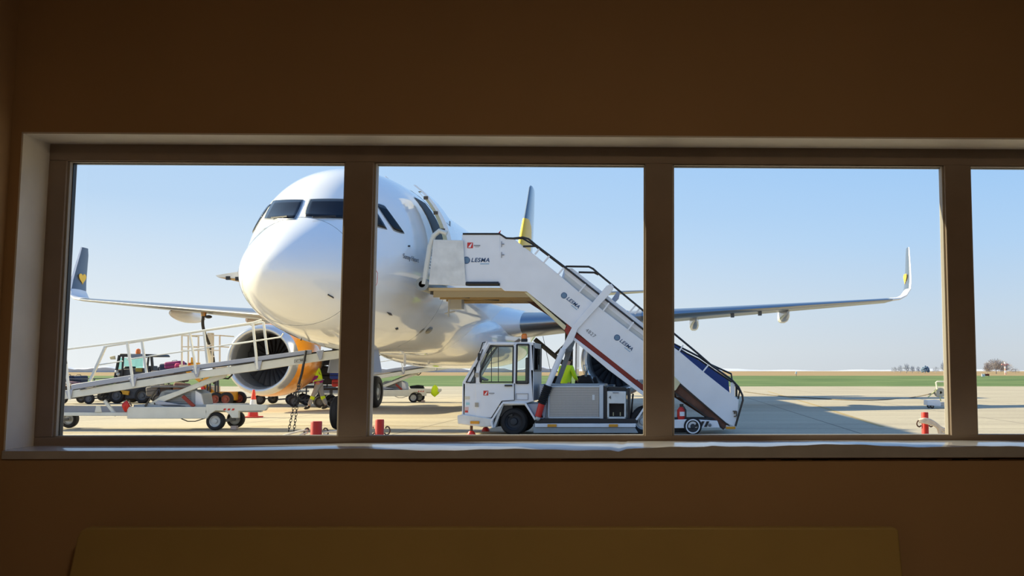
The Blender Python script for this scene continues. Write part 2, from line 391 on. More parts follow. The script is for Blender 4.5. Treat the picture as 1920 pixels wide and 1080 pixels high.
# pale olive bench back standing against the wall below the window
bu = MB(); OFF = -.10
tl = Wp(152, 990, OFF); tr = Wp(1684, 990, OFF); bl = Wp(131, 1080, OFF); br = Wp(1693, 1080, OFF)
def lx(a, b, z): return a[0] + (b[0] - a[0]) * (z - a[1]) / (b[1] - a[1])
zl = .42
outer = [(lx(tl, bl, zl), zl), (tl[0] - .012, tl[1] - .03), (tl[0] - .003, tl[1] - .012), (tl[0] + .015, tl[1]), (tr[0] - .012, tr[1]), (tr[0] + .001, tr[1] - .008), (lx(tr, br, zl), zl)]
bench = thing('bench', 'pale olive bench with a wide plain backrest standing against the wall below the window', 'bench', WO + WN * -.3)
def wloc(mb):
    mb.v = [WO + WU * v.x + WN * v.y + Vector((0, 0, v.z)) for v in mb.v]; return mb
wloc(bu.prism(outer, OFF, OFF + .045)).build('backrest', mat('olive_laminate', (.50, .375, .145), .7, noise=.05, scale=4), bench, bevel=.006)
b2 = MB(); b2.prism([(outer[0][0] + .02, .40), (outer[0][0] + .02, .45), (outer[-1][0] - .02, .45), (outer[-1][0] - .02, .40)], OFF - .42, OFF)
wloc(b2).build('seat', MATS['olive_laminate'], bench, bevel=.01)
for du in (.15, 1.45, outer[-1][0] - outer[0][0] - .15):
    for dy in (-.38, -.02):
        b3 = MB(); u = outer[0][0] + du; b3.box(u - .02, u + .02, OFF + dy - .02, OFF + dy + .02, .01, .40); wloc(b3).build('leg', BLK, bench)

# ================================================================ AIRLINER (nose towards the viewer, axis along +Y)
AX, NY = -7.2, 17.7
plane = thing('airliner', 'white twin-engine airliner with orange engine cowls parked nose-on behind the window', 'airplane', (AX, NY + 5, 0))
S_ = [0, .03, .1, .25, .5, .8, 1.2, 1.6, 2.0, 2.4, 2.8, 3.3, 4, 5, 6, 8, 20, 24, 27, 30, 33, 35.5, 37.2]
W_ = [.01, .19, .36, .56, .79, .98, 1.17, 1.34, 1.48, 1.60, 1.70, 1.80, 1.89, 1.96, 1.975, 1.975, 1.975, 1.97, 1.80, 1.42, .92, .45, .12]
T_ = [3.21, 3.36, 3.51, 3.69, 3.91, 4.12, 4.34, 4.58, 4.92, 5.30, 5.58, 5.79, 5.96, 6.06, 6.09, 6.09, 6.09, 6.09, 6.07, 6.02, 5.90, 5.70, 5.35]
B_ = [3.19, 3.05, 2.92, 2.76, 2.58, 2.43, 2.28, 2.16, 2.07, 2.00, 1.94, 1.89, 1.83, 1.79, 1.78, 1.78, 1.78, 1.86, 2.30, 2.95, 3.65, 4.25, 4.80]
def interp(tab, s):
    s = max(0, min(S_[-1], s))
    i = max(j for j in range(len(S_)) if S_[j] <= s + 1e-9); i = min(i, len(S_) - 2)
    def sl(k):
        if k <= 0: return (tab[1] - tab[0]) / (S_[1] - S_[0])
        if k >= len(S_) - 1: return (tab[-1] - tab[-2]) / (S_[-1] - S_[-2])
        a = (tab[k] - tab[k - 1]) / (S_[k] - S_[k - 1]); b = (tab[k + 1] - tab[k]) / (S_[k + 1] - S_[k])
        return 0 if a * b <= 0 else 2 * a * b / (a + b)
    h = S_[i + 1] - S_[i]; t = (s - S_[i]) / h
    return (2 * t ** 3 - 3 * t * t + 1) * tab[i] + (t ** 3 - 2 * t * t + t) * h * sl(i) + (-2 * t ** 3 + 3 * t * t) * tab[i + 1] + (t ** 3 - t * t) * h * sl(i + 1)
def skin(s, th, off=0):      # th: 0 = port side, 90 deg = crown
    w_, t_, b_ = interp(W_, s) + off, interp(T_, s) + off, interp(B_, s) - off
    zc = (t_ + b_) / 2 - .03 * min(1, s / 3); zc = b_ + (t_ - b_) * .5
    if math.sin(th) > 0: w_ *= 1 - .24 * math.exp(-((s - 1.95) / .75) ** 2) * math.sin(th) * abs(math.cos(th))
    return Vector((AX + w_ * math.cos(th), NY + s, zc + (t_ - zc if math.sin(th) > 0 else zc - b_) * math.sin(th)))
def skin_z(s, z, side, off=0):
    t_, b_ = interp(T_, s), interp(B_, s); q = max(-1, min(1, (z - (t_ + b_) / 2) / ((t_ - b_) / 2))); th = math.asin(q)
    p = skin(s, th, off)
    if side < 0: p.x = 2 * AX - p.x
    return p
ss = [0, .008, .03, .06, .1, .16, .25, .36, .5, .65, .8, 1.0] + [1.2 + .15 * i for i in range(28)] + [5.5 + .75 * i for i in range(42)]
ss = [s for s in ss if s < 37.2] + [37.2]
fus = MB(); fus.loft([[skin(s, 2 * PI * k / 72) for k in range(72)] for s in ss])
# belly fairing
bf = []
for i in range(25):
    t = i / 24; s = 10.6 + 12.2 * t; e = math.sin(PI * t) ** .45 if 0 < t < 1 else 0
    r = []
    for k in range(40):
        a = 2 * PI * k / 40; w_ = 1.2 + 1.05 * e; zc = 2.45; h = .45 + .58 * e
        x, z = math.cos(a), math.sin(a); ex = .72
        r.append(Vector((AX + w_ * math.copysign(abs(x) ** ex, x), NY + s, zc + (h if z < 0 else .7 * e + .2) * math.copysign(abs(z) ** ex, z))))
    bf.append(r)
F_ob = fus.build('fuselage', PLANE, plane, smooth=60)
m_ = MB(); m_.loft(bf); m_.build('belly_fairing', PLANE, plane, smooth=60)
bm_ = bmesh.new(); bm_.from_mesh(F_ob.data); FT = BVHTree.FromBMesh(bm_); FB = parent_base(plane)
def hit(px, py, lift=.008):
    d = ray(px, py).normalized(); r = FT.ray_cast(Vector((0, 0, EYE)) - FB, d)
    if r[0] is None: return None
    n = r[1] if r[1].dot(d) < 0 else -r[1]
    return r[0] + FB + n * lift
def decal(quads, name, m, lift=.008, nx=10, ny=6, mirror=False, rr=.0, label=None):
    """a patch of the skin inside the outline TL,TR,BR,BL, with thickness"""
    tl_, tr_, br_, bl_ = [Vector(q) for q in quads]
    for mi in ([False, True] if mirror else [False]):
        vs, bad = [], False
        for j in range(ny + 1):
            for i in range(nx + 1):
                u, v = i / nx, j / ny
                # rounded corners: pull corner samples in
                uu, vv = u, v
                if rr:
                    cu_, cv_ = 2 * u - 1, 2 * v - 1; uu = (cu_ * math.sqrt(max(0, 1 - rr * cv_ * cv_ * cu_ * cu_)) + 1) / 2; vv = (cv_ * math.sqrt(max(0, 1 - rr * cu_ * cu_ * cv_ * cv_)) + 1) / 2
                q = (tl_ * (1 - uu) + tr_ * uu) * (1 - vv) + (bl_ * (1 - uu) + br_ * uu) * vv
                h_ = hit(q.x, q.y, lift)
                if h_ is None: h_ = vs[-1] if vs else Vector((AX, NY + 1, 4)); bad = True
                if mi: h_.x = 2 * AX - h_.x
                vs.append(h_)
        b = MB(); b.add(vs, [(j * (nx + 1) + i, j * (nx + 1) + i + 1, (j + 1) * (nx + 1) + i + 1, (j + 1) * (nx + 1) + i) for j in range(ny) for i in range(nx)])
        o = b.build(name, m, plane, smooth=60, label=label)
        so = o.modifiers.new('solid', 'SOLIDIFY'); so.thickness = .02; so.offset = 0
def skin_line(pix, r=.006, name='panel_seam', m=None, closed=False, mirror=False):
    pts = []
    pp = pix + ([pix[0]] if closed else [])
    for (a, b), (c, d) in zip(pp, pp[1:]):
        n = max(2, int(math.hypot(c - a, d - b) / 5))
        for i in range(n): h_ = hit(a + (c - a) * i / n, b + (d - b) * i / n, .001); pts.append(h_) if h_ is not None else None
    h_ = hit(*pp[-1], .001)
    if h_ is not None: pts.append(h_)
    b = MB(); b.tube(pts, r, 5)
    return b.build(name, m or mat('seam_grey', '#8B8E92', .6), plane)
WQ = [[(513, 377), (569, 375.5), (553, 411), (495.5, 411)], [(581.5, 374.5), (652, 374), (660, 411.5), (570.5, 407.5)],
      [(662, 374), (690, 376), (726, 431), (672, 413)], [(704, 382.5), (721, 387.5), (757.5, 438), (737, 431)]]
for i, q in enumerate(WQ):
    q2 = [Vector(v) for v in q]; c_ = sum(q2, Vector((0, 0))) / 4
    big = [tuple(c_ + (v - c_) * (1 + 2.6 / max(8, (v - c_).length))) for v in q2]
    decal(big, 'windshield_frame', mat('frame_edge', '#8F959C', .35, metal=.4), .004, rr=.10, mirror=i >= 3)
    decal(q, 'windshield_pane', DARKG, .014, rr=.10, mirror=i >= 3)
# wipers
for pts in ([(512, 412), (540, 410)], [(586, 411), (628, 409)]):
    a = hit(*pts[0], .05); b_ = hit(*pts[1], .05); b = MB(); b.beam(a, b_, .02, .03); b.build('wiper', BLK, plane)
# radome seam ring and other seams
sr = MB(); sr.tube([skin(1.32, 2 * PI * k / 48, .001) for k in range(49)], .005, 5, cap=False); sr.build('radome_seam', mat('seam_grey', '#8B8E92', .6), plane)
for s in (5.9,):
    sr = MB(); sr.tube([skin(s, 2 * PI * k / 48, .0005) for k in range(49)], .004, 5, cap=False); sr.build('panel_seam', MATS['seam_grey'], plane)
skin_line([(694, 504), (703, 504), (708, 512), (707, 530), (702, 542), (696, 545), (688, 545), (686, 504)], .006, 'hatch_outline', RED, closed=True)
decal([(690, 512), (701, 512), (699, 529), (690, 530)], 'hatch_panel', mat('hatch_grey', '#8E939B', .4), .006)
for q in ([(648, 557), (660, 562), (660, 560), (648, 554.5)], [(614, 553), (625, 559), (625, 556.5), (615, 551)], [(765, 460), (768, 460), (768, 463), (765, 463)], [(695, 618), (701, 618), (701, 622), (695, 622)], [(725, 585), (733, 587), (735, 591), (729, 590)], [(741, 616), (746, 614), (746, 617), (742, 618)]):
    decal(q, 'static_port', mat('port_grey', '#3E4044', .5), .008, 3, 3)
# oval vents on the lower flank
for c_, l_, w_ in (((791, 620), 6.5, 1.3), ((804, 619), 8.0, 3.2)):
    a = math.radians(-42); ax = Vector((math.cos(a), math.sin(a))); ay = Vector((-ax.y, ax.x)); c_ = Vector(c_)
    h0 = hit(*c_); pts = []
    for k in range(16):
        q = c_ + ax * l_ * math.cos(PI * k / 8) + ay * w_ * math.sin(PI * k / 8); h_ = hit(q.x, q.y, .008)
        pts.append(h_ if h_ else h0)
    b = MB(); b.add(pts, [tuple(range(16))]); o = b.build('oval_vent', mat('vent_grey', '#77736A', .4), plane); so = o.modifiers.new('solid', 'SOLIDIFY'); so.thickness = .015
# blade antenna, drain mast, probes
for px, py, ln in ((565, 636, .12), (690, 470, .1), (700, 476, .1)):
    a = hit(px, py, 0)
    if a: b = MB(); b.tube([a, a + Vector((.03, -.10, -.02)) * (ln / .1)], .012, 6); b.build('probe', BLK, plane)
for s, h in ((9.2, .3), (12.0, .22)):
    p = skin(s, -PI / 2); b = MB(); b.prism([(AX - .012, p.z + .02), (AX + .012, p.z + .02), (AX + .006, p.z - h), (AX - .006, p.z - h)], p.y, p.y + .22); b.build('blade_antenna', WHITE, plane)
b = MB(); p = skin(7.0, PI / 2); b.prism([(AX - .015, p.z - .02), (AX + .015, p.z - .02), (AX + .006, p.z + .32), (AX - .006, p.z + .32)], p.y, p.y + .3); b.build('blade_antenna', WHITE, plane)
# cabin windows
wm = mat('cabin_window', '#1B2230', .1, coat=.6)
for side in (1, -1):
    for i in range(30):
        s = 7.0 + i * .533 * 1.5 if i < 0 else 7.0 + i * .72
        if s > 27.5: break
        pts = []
        for k in range(12):
            pts.append(skin_z(s + .115 * math.copysign(abs(math.cos(PI * k / 6)) ** .7, math.cos(PI * k / 6)), 4.42 + .17 * math.copysign(abs(math.sin(PI * k / 6)) ** .7, math.sin(PI * k / 6)), side, .006))
        b = MB(); b.add(pts, [tuple(range(12))]); b.build('cabin_window', wm, plane)
# painted door opening and the open passenger door (port side), moved forward along the fuselage
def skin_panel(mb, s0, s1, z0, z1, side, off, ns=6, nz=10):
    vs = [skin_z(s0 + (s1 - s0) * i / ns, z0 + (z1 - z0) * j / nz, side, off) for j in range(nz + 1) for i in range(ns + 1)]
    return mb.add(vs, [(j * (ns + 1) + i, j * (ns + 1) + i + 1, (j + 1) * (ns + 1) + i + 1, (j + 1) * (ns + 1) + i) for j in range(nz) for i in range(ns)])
b = MB(); skin_panel(b, 4.62, 5.50, 3.42, 5.42, 1, .012); o = b.build('doorway_shade_panel', mat('doorway_painted_shade', '#23242A', .6), plane)  # dark panel on the closed skin paints the shade inside the opening
door = MB()
Y0, Y1 = NY + 4.05, NY + 4.86
ring = []
dz = [3.50 + (5.60 - 3.50) * j / 14 for j in range(15)]
def door_x(z, th): return AX + .42 + (2.02 + th) * math.sqrt(max(0, 1 - ((z - 3.75) / 2.22) ** 2))
inner = [(door_x(z, -.06), z) for z in dz]; outer_ = [(door_x(z, .04), z) for z in dz]
poly = inner + outer_[::-1]
n = len(poly); vs = [(x, Y0, z) for x, z in poly] + [(x, Y1, z) for x, z in poly]
fs = [(j, j + 1, n - 2 - j, n - 1 - j) for j in range(14)] + [(n + j, n + j + 1, n + n - 2 - j, n + n - 1 - j) for j in range(14)] + [(i, (i + 1) % n, (i + 1) % n + n, i + n) for i in range(n)]
door.add(vs, fs); door_o = door.build('passenger_door', PLANE, plane)
b = MB()
b.loft([[(door_x(z, -.13), y, z), (door_x(z, -.06), y, z)] for y in (Y0 + .02,) for z in dz], closed=False)
b2 = MB()
for y0_, y1_ in ((Y0 + .01, Y0 + .13), (Y1 - .12, Y1 - .01)):
    poly = [(door_x(z, -.16), z) for z in dz[:-1]] + [(door_x(z, -.055), z) for z in dz[:-1]][::-1]; n = len(poly)
    b2.add([(x, y0_, z) for x, z in poly] + [(x, y1_, z) for x, z in poly], [(j, j + 1, n - 2 - j, n - 1 - j) for j in range(12)] + [(n + j, n + j + 1, n + n - 2 - j, n + n - 1 - j) for j in range(12)] + [(i, (i + 1) % n, (i + 1) % n + n, i + n) for i in range(n)])
b2.build('door_edge_frame', CREAM, door_o, label='cream inner door frame')
for z in (3.75, 4.15, 4.55, 4.95, 5.3):
    b = MB(); x = door_x(z, -.16); b.box(x, x + .10, Y0 - .012, Y0 + .06, z - .035, z + .035); b.build('latch', mat('latch_brown', '#5A4A38', .5), door_o)
b = MB(); b.beam((AX + 1.75, NY + 4.9, 4.0), (door_x(4.2, -.1), NY + 4.5, 4.2), .10, .16); b.build('door_arm', GREY2, door_o)
b = MB(); x = door_x(4.72, .045)
b.prism([(x - .004, 4.62), (x - .012, 4.82), (x + .004, 4.82), (x + .010, 4.62)], NY + 4.42, NY + 4.50); b.build('door_window', wm, door_o)
# open cargo door, starboard side, seen from below
cg = MB(); ys = (NY + 6.2, NY + 8.0); rg = []
for y in ys:
    r = []
    for k in range(9):
        t = k / 8; x = AX - 1.80 - 2.15 * t; z = 3.86 + .05 * math.sin(t * PI * .75) - .17 * t * t; r.append(Vector((x, y, z)))
    for k in range(8, -1, -1):
        t = k / 8; x = AX - 1.80 - 2.1 * t; z = 3.54 + .14 * t; r.append(Vector((x, y, z)))
    rg.append(r)
cg.loft(rg); cg_o = cg.build('cargo_door', WHITE2, plane, label='open cargo door')
b = MB(); b.loft([[r_ + Vector((0, d, -.005)) for r_ in rg[0][9:]] for d in (.05, 1.72)], closed=False); b.build('door_lining', mat('tan_lining', '#B59565', .7), cg_o)
for k in range(8):
    t = (k + .5) / 8; b = MB(); x = AX - 1.85 - 1.9 * t; z = 3.54 + .14 * t; b.box(x - .05, x + .05, NY + 6.17, NY + 6.24, z - .06, z + .03); b.build('hook', BLK, cg_o)

# wings
def foil(c, t, n=14):
    pts = []
    xs = [.5 * (1 - math.cos(PI * i / n)) for i in range(n + 1)]
    def th(x): return 5 * t * (.2969 * math.sqrt(x) - .126 * x - .3516 * x * x + .2843 * x ** 3 - .1015 * x ** 4)
    for x in xs[::-1]: pts.append((x * c, c * (th(x) + .02 * math.sin(PI * x))))
    for x in xs[1:-1]: pts.append((x * c, c * (-th(x) * .85 + .02 * math.sin(PI * x))))
    return pts
def wing_ring(side, l, Y, z, chord, t, gam=0, tw=0):
    out = []
    for a, h in foil(chord, t):
        out.append(Vector((AX + side * (l - h * math.sin(gam)), Y + a, z + h * math.cos(gam) - a * tw)))
    return out
ztip = P(1690, 561, 39.4).z; zk = P(1262, 589, 34.6).z
def wl(l): return 31.6 + (39.4 - 31.6) * (l - 2) / 14.9
def wz(l): return ztip + (zk - ztip) * (16.9 - l) / (16.9 - 7.6)
WST = [(1.2, 6.6, .13), (2.0, 6.1, .15), (4.2, 4.9, .135), (6.4, 3.9, .125), (9, 3.2, .115), (12, 2.5, .11), (15, 1.85, .10), (16.7, 1.5, .10)]
SH = [(16.7, 0, 1.5), (17.1, .06, 1.42), (17.42, .22, 1.33), (17.66, .50, 1.24), (17.76, .9, 1.12), (17.84, 1.5, .92), (17.90, 2.1, .70), (17.93, 2.42, .52)]
for side in (1, -1):
    b = MB(); b.loft([wing_ring(side, l, wl(l), wz(l), c, t, -0.0, .03) for l, c, t in WST]); wo = b.build('wing', WINGG, plane, smooth=50)
    # painted upper/lower leading edge band
    b = MB()
    for l0, l1 in ((2.3, 6.0), (6.5, 16.5)):
        rr_ = []
        for j in range(9):
            l = l0 + (l1 - l0) * j / 8; c = next(((a[1] + (b_[1] - a[1]) * (l - a[0]) / (b_[0] - a[0])), (a[2] + (b_[2] - a[2]) * (l - a[0]) / (b_[0] - a[0]))) for a, b_ in zip(WST, WST[1:]) if a[0] <= l <= b_[0])
            full = wing_ring(side, l, wl(l) - .02, wz(l), c[0], c[1] * 1.04, 0, .03); rr_.append(full[9:20])
        b.loft(rr_, closed=False)
    b.build('slat', BARE, wo, smooth=60, label='bare metal leading edge')
    rings = []
    for i, (l, dzz, c) in enumerate(SH):
        if i == 0: gm = 0
        else:
            a_, b_ = SH[max(0, i - 1)], SH[min(len(SH) - 1, i + 1)]; gm = math.atan2(b_[1] - a_[1], b_[0] - a_[0])
        lag = (.58 * (l - 16.7)) + .52 * dzz
        rings.append(wing_ring(side, l, wl(16.7) + lag, wz(16.7) + dzz, c, .10 if i < 4 else .085, gm, 0))
    b = MB(); b.loft(rings[:4]); b.build('wing_tip', WHITE, wo, smooth=60)
    b = MB(); b.loft(rings[3:]); so_ = b.build('sharklet', NAVY, wo, smooth=60, label='dark blue-grey upturned wing tip')
    b = MB(); b.loft([[v + Vector((0, -.012, 0)) for v in r[11:18]] for r in rings[3:]], closed=False); b.build('leading_edge', WHITE, wo, smooth=60, label='white leading edge')
    # heart emblem on the inboard face
    hx = AX + side * 17.72; hz = wz(16.7) + 1.05; hy = wl(16.7) + .58 * 1.06 + .52 * 1.05 + .62
    hp = []
    for k in range(24):
        t = 2 * PI * k / 24; hp.append((16 * math.sin(t) ** 3 / 17, (13 * math.cos(t) - 5 * math.cos(2 * t) - 2 * math.cos(3 * t) - math.cos(4 * t)) / 17))
    hp = [(u * .27, v * .27) for u, v in hp]
    b = MB(); q = [(hx - side * .035 + .055 * v * side, hy + u, hz + v) for u, v in hp]; q2 = [(x - side * .02, y, z) for x, y, z in q]
    b.add(q + q2, [tuple(range(24)), tuple(range(47, 23, -1))] + [(i, i + 24, (i + 1) % 24 + 24, (i + 1) % 24) for i in range(24)])
    b.build('heart_emblem', YELLOW, wo, label='yellow heart')
    # flap track fairings
    for l in (8.5, 12.2, 6.2):
        yy = wl(l) + (1.3 if l < 10 else .9); Ln = 3.6 if l < 10 else 2.9; rg = []
        for i in range(15):
            t = i / 14; rr = math.sin(PI * min(1, t * .96 + .02)) ** .55; 
            rg.append([Vector((AX + side * l + .19 * rr * math.copysign(abs(math.cos(a)) ** .7, math.cos(a)), yy + Ln * t, wz(l) - .20 - .06 * t + .30 * rr * math.copysign(abs(math.sin(a)) ** .7, math.sin(a)))) for a in [2 * PI * k / 14 for k in range(14)]])
        b = MB(); b.loft(rg); b.build('flap_fairing', BELLY, wo, smooth=60)
    for l in (9.9, 11.0) if side > 0 else ():
        b = MB(); b.box(AX + side * l - .06, AX + side * l + .06, wl(l) + .5, wl(l) + .8, wz(l) - .24, wz(l) - .1); b.build('fuel_vent', GREY2, wo)
    # wing root fairing
    b = MB(); b.loft([wing_ring(side, l, wl(l) - e, wz(l) - .02, c + 1.3 * e, t) for l, c, t, e in ((1.4, 7.2, .18, 1.1), (1.8, 6.9, .165, .75), (2.1, 6.4, .16, .35), (2.5, 6.0, .15, .06))]); b.build('wing_root_fairing', PLANE, plane, smooth=60)
    # engine
    ex, ey, ez = AX + side * 5.75, 31.0, P(490, 674.5, 31.1).z
    eng = bpy.data.objects.new('engine', None); C.objects.link(eng); eng.parent = plane; eng.location = Vector((ex, ey, ez)) - parent_base(plane)
    c0 = (ex, ey, ez)
    b = MB(); b.lathe([(.34, 1.155), (.55, 1.185), (1.0, 1.21), (1.6, 1.20), (2.2, 1.13), (2.8, 1.0), (3.3, .86), (3.3, .80), (2.8, .92), (2.2, 1.0)], c0, 'Y', 64); b.build('cowling', ORANGE, eng, smooth=60)
    b = MB(); b.lathe([(.34, 1.155), (.2, 1.13), (.08, 1.09), (.02, 1.05), (0, 1.0), (.03, .96), (.10, .925), (.2, .90), (.32, .885)], c0, 'Y', 64); b.build('intake_lip', POLISH, eng, smooth=60)
    b = MB(); b.lathe([(.32, .885), (.7, .875), (1.1, .88), (1.25, .88)], c0, 'Y', 64); b.build('intake_duct', DUCT, eng, smooth=60)
    b = MB(); b.lathe([(1.3, .89), (1.32, .25), (1.3, .001)], c0, 'Y', 48); b.build('fan_disc', mat('fan_backing_black', '#0E0F12', .7), eng)  # near-black disc behind the fan blades
    for k in range(24):
        a = 2 * PI * k / 24; b = MB(); rgs = []
        for j in range(6):
            r = .20 + .665 * j / 5; tw = math.radians(28 + 34 * j / 5); ch = .085 + .055 * j / 5
            er = Vector((math.cos(a + .10 * j / 5), 0, math.sin(a + .10 * j / 5))); et = Vector((-er.z, 0, er.x)); dd = et * math.sin(tw) + Vector((0, 1, 0)) * math.cos(tw)
            o_ = Vector(c0) + er * r + Vector((0, 1.15, 0)); nn = et * math.cos(tw) - Vector((0, 1, 0)) * math.sin(tw)
            rgs.append([o_ - dd * ch, o_ + nn * .006, o_ + dd * ch, o_ - nn * .006])
        b.loft(rgs); b.build('fan_blade', FAN, eng)
    b = MB(); b.lathe([(.72, .001), (.76, .06), (.9, .15), (1.05, .21), (1.2, .24)], c0, 'Y', 32); b.build('spinner', FAN, eng)
    b = MB(); b.lathe([(3.4, .62), (4.0, .60), (4.6, .52), (5.1, .40), (5.1, .34)], c0, 'Y', 40); b.lathe([(4.6, .34), (5.2, .26), (5.8, .04)], c0, 'Y', 32); b.build('exhaust', GREY2, eng, smooth=60)
    b = MB(); b.add([(ex - .17, ey + .9, ez + 1.1), (ex + .17, ey + .9, ez + 1.1), (ex + .15, ey + 5.2, ez + .4), (ex - .15, ey + 5.2, ez + .4), (ex - .05, ey + 1.0, ez + 1.30), (ex + .05, ey + 1.0, ez + 1.30), (ex + .12, ey + 5.4, wz(5.75) + .1), (ex - .12, ey + 5.4, wz(5.75) + .1)], [(0, 1, 2, 3), (4, 5, 6, 7), (0, 1, 5, 4), (1, 2, 6, 5), (2, 3, 7, 6), (3, 0, 4, 7)])
    b.build('pylon', ORANGE if side < 0 else ORANGE, eng, bevel=.05)
    # main landing gear
    gx, gy = AX + side * 3.8, 35.4
    gear = bpy.data.objects.new('main_landing_gear', None); C.objects.link(gear); gear.parent = plane; gear.location = Vector((gx, gy, 0)) - parent_base(plane)
    for d in (-.46, .46): wheel(gear, (gx + d, gy, .58), .58, .40, 'X', rim=.52)
    b = MB(); b.tube([(gx, gy, .58), (gx, gy, 1.5)], .10, 14); b.tube([(gx, gy, 1.4), (gx, gy, 2.9)], .15, 14); b.tube([(gx - .45, gy, .58), (gx + .45, gy, .58)], .09, 12); b.build('strut', mat('gear_brown_grey', '#6C665C', .45, metal=.3), gear)
    b = MB(); b.tube([(gx - side * .05, gy, 1.5), (gx - side * 1.25, gy - .1, 2.5)], .09, 10); b.tube([(gx - side * .5, gy, 1.95), (gx, gy, 2.45)], .05, 8); b.build('side_brace', MATS['gear_brown_grey'], gear)
    b = MB(); b.beam((gx + side * .3, gy, 1.05), (gx + side * .32, gy, 2.7), 1.1, .05, up=(1, 0, 0)); b.build('gear_door', BELLY, gear, bevel=.01)

# nose landing gear
gx, gy = AX, 22.35
gear = bpy.data.objects.new('nose_landing_gear', None); C.objects.link(gear); gear.parent = plane; gear.location = Vector((gx, gy, 0)) - parent_base(plane)
for d in (-.25, .25): wheel(gear, (gx + d, gy, .385), .385, .22, 'X', rim=.52)
b = MB(); b.tube([(gx, gy, .385), (gx, gy + .02, 1.0)], .06, 12); b.tube([(gx, gy + .02, .95), (gx, gy + .08, 2.0)], .09, 12); b.tube([(gx - .2, gy, .385), (gx + .2, gy, .385)], .05, 10)
b.tube([(gx, gy, 1.15), (gx, gy + 1.1, 1.95)], .05, 8); b.build('strut', PALEG, gear)
b = MB(); b.box(gx - .12, gx + .12, gy - .18, gy - .10, 1.2, 1.42); b.build('taxi_light', RIM, gear)
for sd in (-1, 1):
    b = MB(); b.beam((gx + sd * .42, gy + .3, 1.86), (gx + sd * .52, gy + .3, 1.30), .7, .035, up=(1, 0, 0)); b.build('gear_door', PALEG, gear, bevel=.01)

# tail
fin = MB()
def fin_ring(z, Y, c, t):
    return [Vector((AX + h * 1.0, Y + a, z)) for a, h in [(x, y - .02 * c * math.sin(PI * x / c)) for x, y in foil(c, t)]]
finp = [(5.7, 46.8, 6.0, .10), (7.2, 48.0, 5.0, .10), (8.8, 49.5, 4.0, .10), (10.3, 50.9, 2.9, .10), (11.35, 51.8, 2.1, .10), (11.5, 52.1, 1.7, .08)]
fin.loft([fin_ring(*q) for q in finp]); fo = fin.build('tail_fin', mat('fin_grey_blue', '#5F6E80', .25, coat=.6), plane, smooth=50)
b = MB()   # yellow heart area wrapped over the lower leading edge
def finq(z):
    for a, c in zip(finp, finp[1:]):
        if a[0] <= z <= c[0]: t = (z - a[0]) / (c[0] - a[0]); return a[1] + (c[1] - a[1]) * t, a[2] + (c[2] - a[2]) * t
rr_ = []
for j in range(11):
    z = 6.6 + (9.35 - 6.6) * j / 10; Y, c = finq(z); ext = 2.4 * math.sqrt(max(.0, 1 - ((z - 7.6) / 1.78) ** 2)) + .15
    half = []
    for k in range(9):
        a = ext * (k / 8) ** 1.5; x_ = min(.999, a / c); th = 5 * .10 * (.2969 * math.sqrt(x_) - .126 * x_ - .3516 * x_ ** 2 + .2843 * x_ ** 3 - .1015 * x_ ** 4) * c + .012; half.append((a - .015, th))
    rr_.append([Vector((AX + th, Y + a, z)) for a, th in half[::-1]] + [Vector((AX - th, Y + a, z)) for a, th in half])
b.loft(rr_, closed=False); b.build('heart_emblem', YELLOW, fo, smooth=60, label='large yellow heart')
b = MB()
for sd in (-1, 1):
    b.loft([[Vector((AX + sd * l, Y + a, z + h)) for a, h in foil(c, .10)] for l, Y, z, c in ((.3, 49.6, 5.25, 3.2), (3.2, 51.6, 5.5, 2.2), (6.2, 53.6, 5.8, 1.3))])
b.build('tailplane', WINGG, plane, smooth=50)
# name lettering on the flank
tp = hit(755, 480, .012); tq = hit(775, 483, .012)
if tp and tq:
    d = tq - tp
    text('Sunny Heart', 'lettering', tp, .15, mat('grey_letters', '#8B8F96', .6), plane, ang=math.atan2(-.03, 1), yaw=math.atan2(d.y, d.x), ext=.004, space=.95)

# ================================================================ STAIR TRUCK
SY = 20.2; SY2 = 22.3
truck = thing('stair_truck', 'white passenger stair truck with covered steps raised to the airliner door', 'stair truck', (-.8, 21.2, 0))
X = lambda px, Y=SY: P(px, 700, Y).x
def ppl(pix, Y, th, name, m, parent=truck, bevel=.008, label=None, smooth=35):
    return MB().pprism(pix, Y, th).build(name, m, parent, bevel=bevel, label=label, smooth=smooth)
CW = 1.45
# cab shell: near side frame with openings, far side, roof, front, rear
near_side = [
    [(869, 776), (869, 719), (962, 719), (962, 750), (941, 752), (921, 784), (905, 790), (869, 790)],          # lower body
    [(962, 719), (1000, 719), (1000, 752), (985, 756), (943, 756), (941, 752), (962, 750)],
    [(871, 719), (914, 641), (922, 641), (880, 719)],                                                            # windscreen pillar
    [(914, 641), (1000, 642), (1000, 647), (911, 647)],                                                          # roof edge
    [(963, 647), (969, 647), (968, 719), (962, 719)], [(992, 647), (1000, 647), (1000, 719), (991, 719)], [(891, 684), (898, 672), (900, 719), (892, 719)]]
cabm = MB()
for q in near_side: cabm.pprism(q, SY, .045)
for q in near_side: cabm.pprism(q, SY + CW - .045, .045)
def pp3(px, py): return XZ(px, py, SY)
(fx0, fz0), (fx1, fz1), (rx0, rz0), (bx0, bz0) = pp3(869, 719), pp3(914, 641), pp3(1000, 642), pp3(869, 790)
cabm.box(fx0 - .02, fx0 + .03, SY, SY + CW, bz0, fz0)                   # front lower panel
cabm.prism([(fx1 - .02, fz1 - .05), (fx1 - .02, fz1), (rx0, rz0), (rx0, rz0 - .05)], SY, SY + CW)      # roof
rz1 = pp3(1000, 752)[1]; rz2 = pp3(1000, 694)[1]; rzt = pp3(1000, 652)[1]
cabm.box(rx0 - .04, rx0, SY, SY + CW, rz1, rz2)                          # rear panel
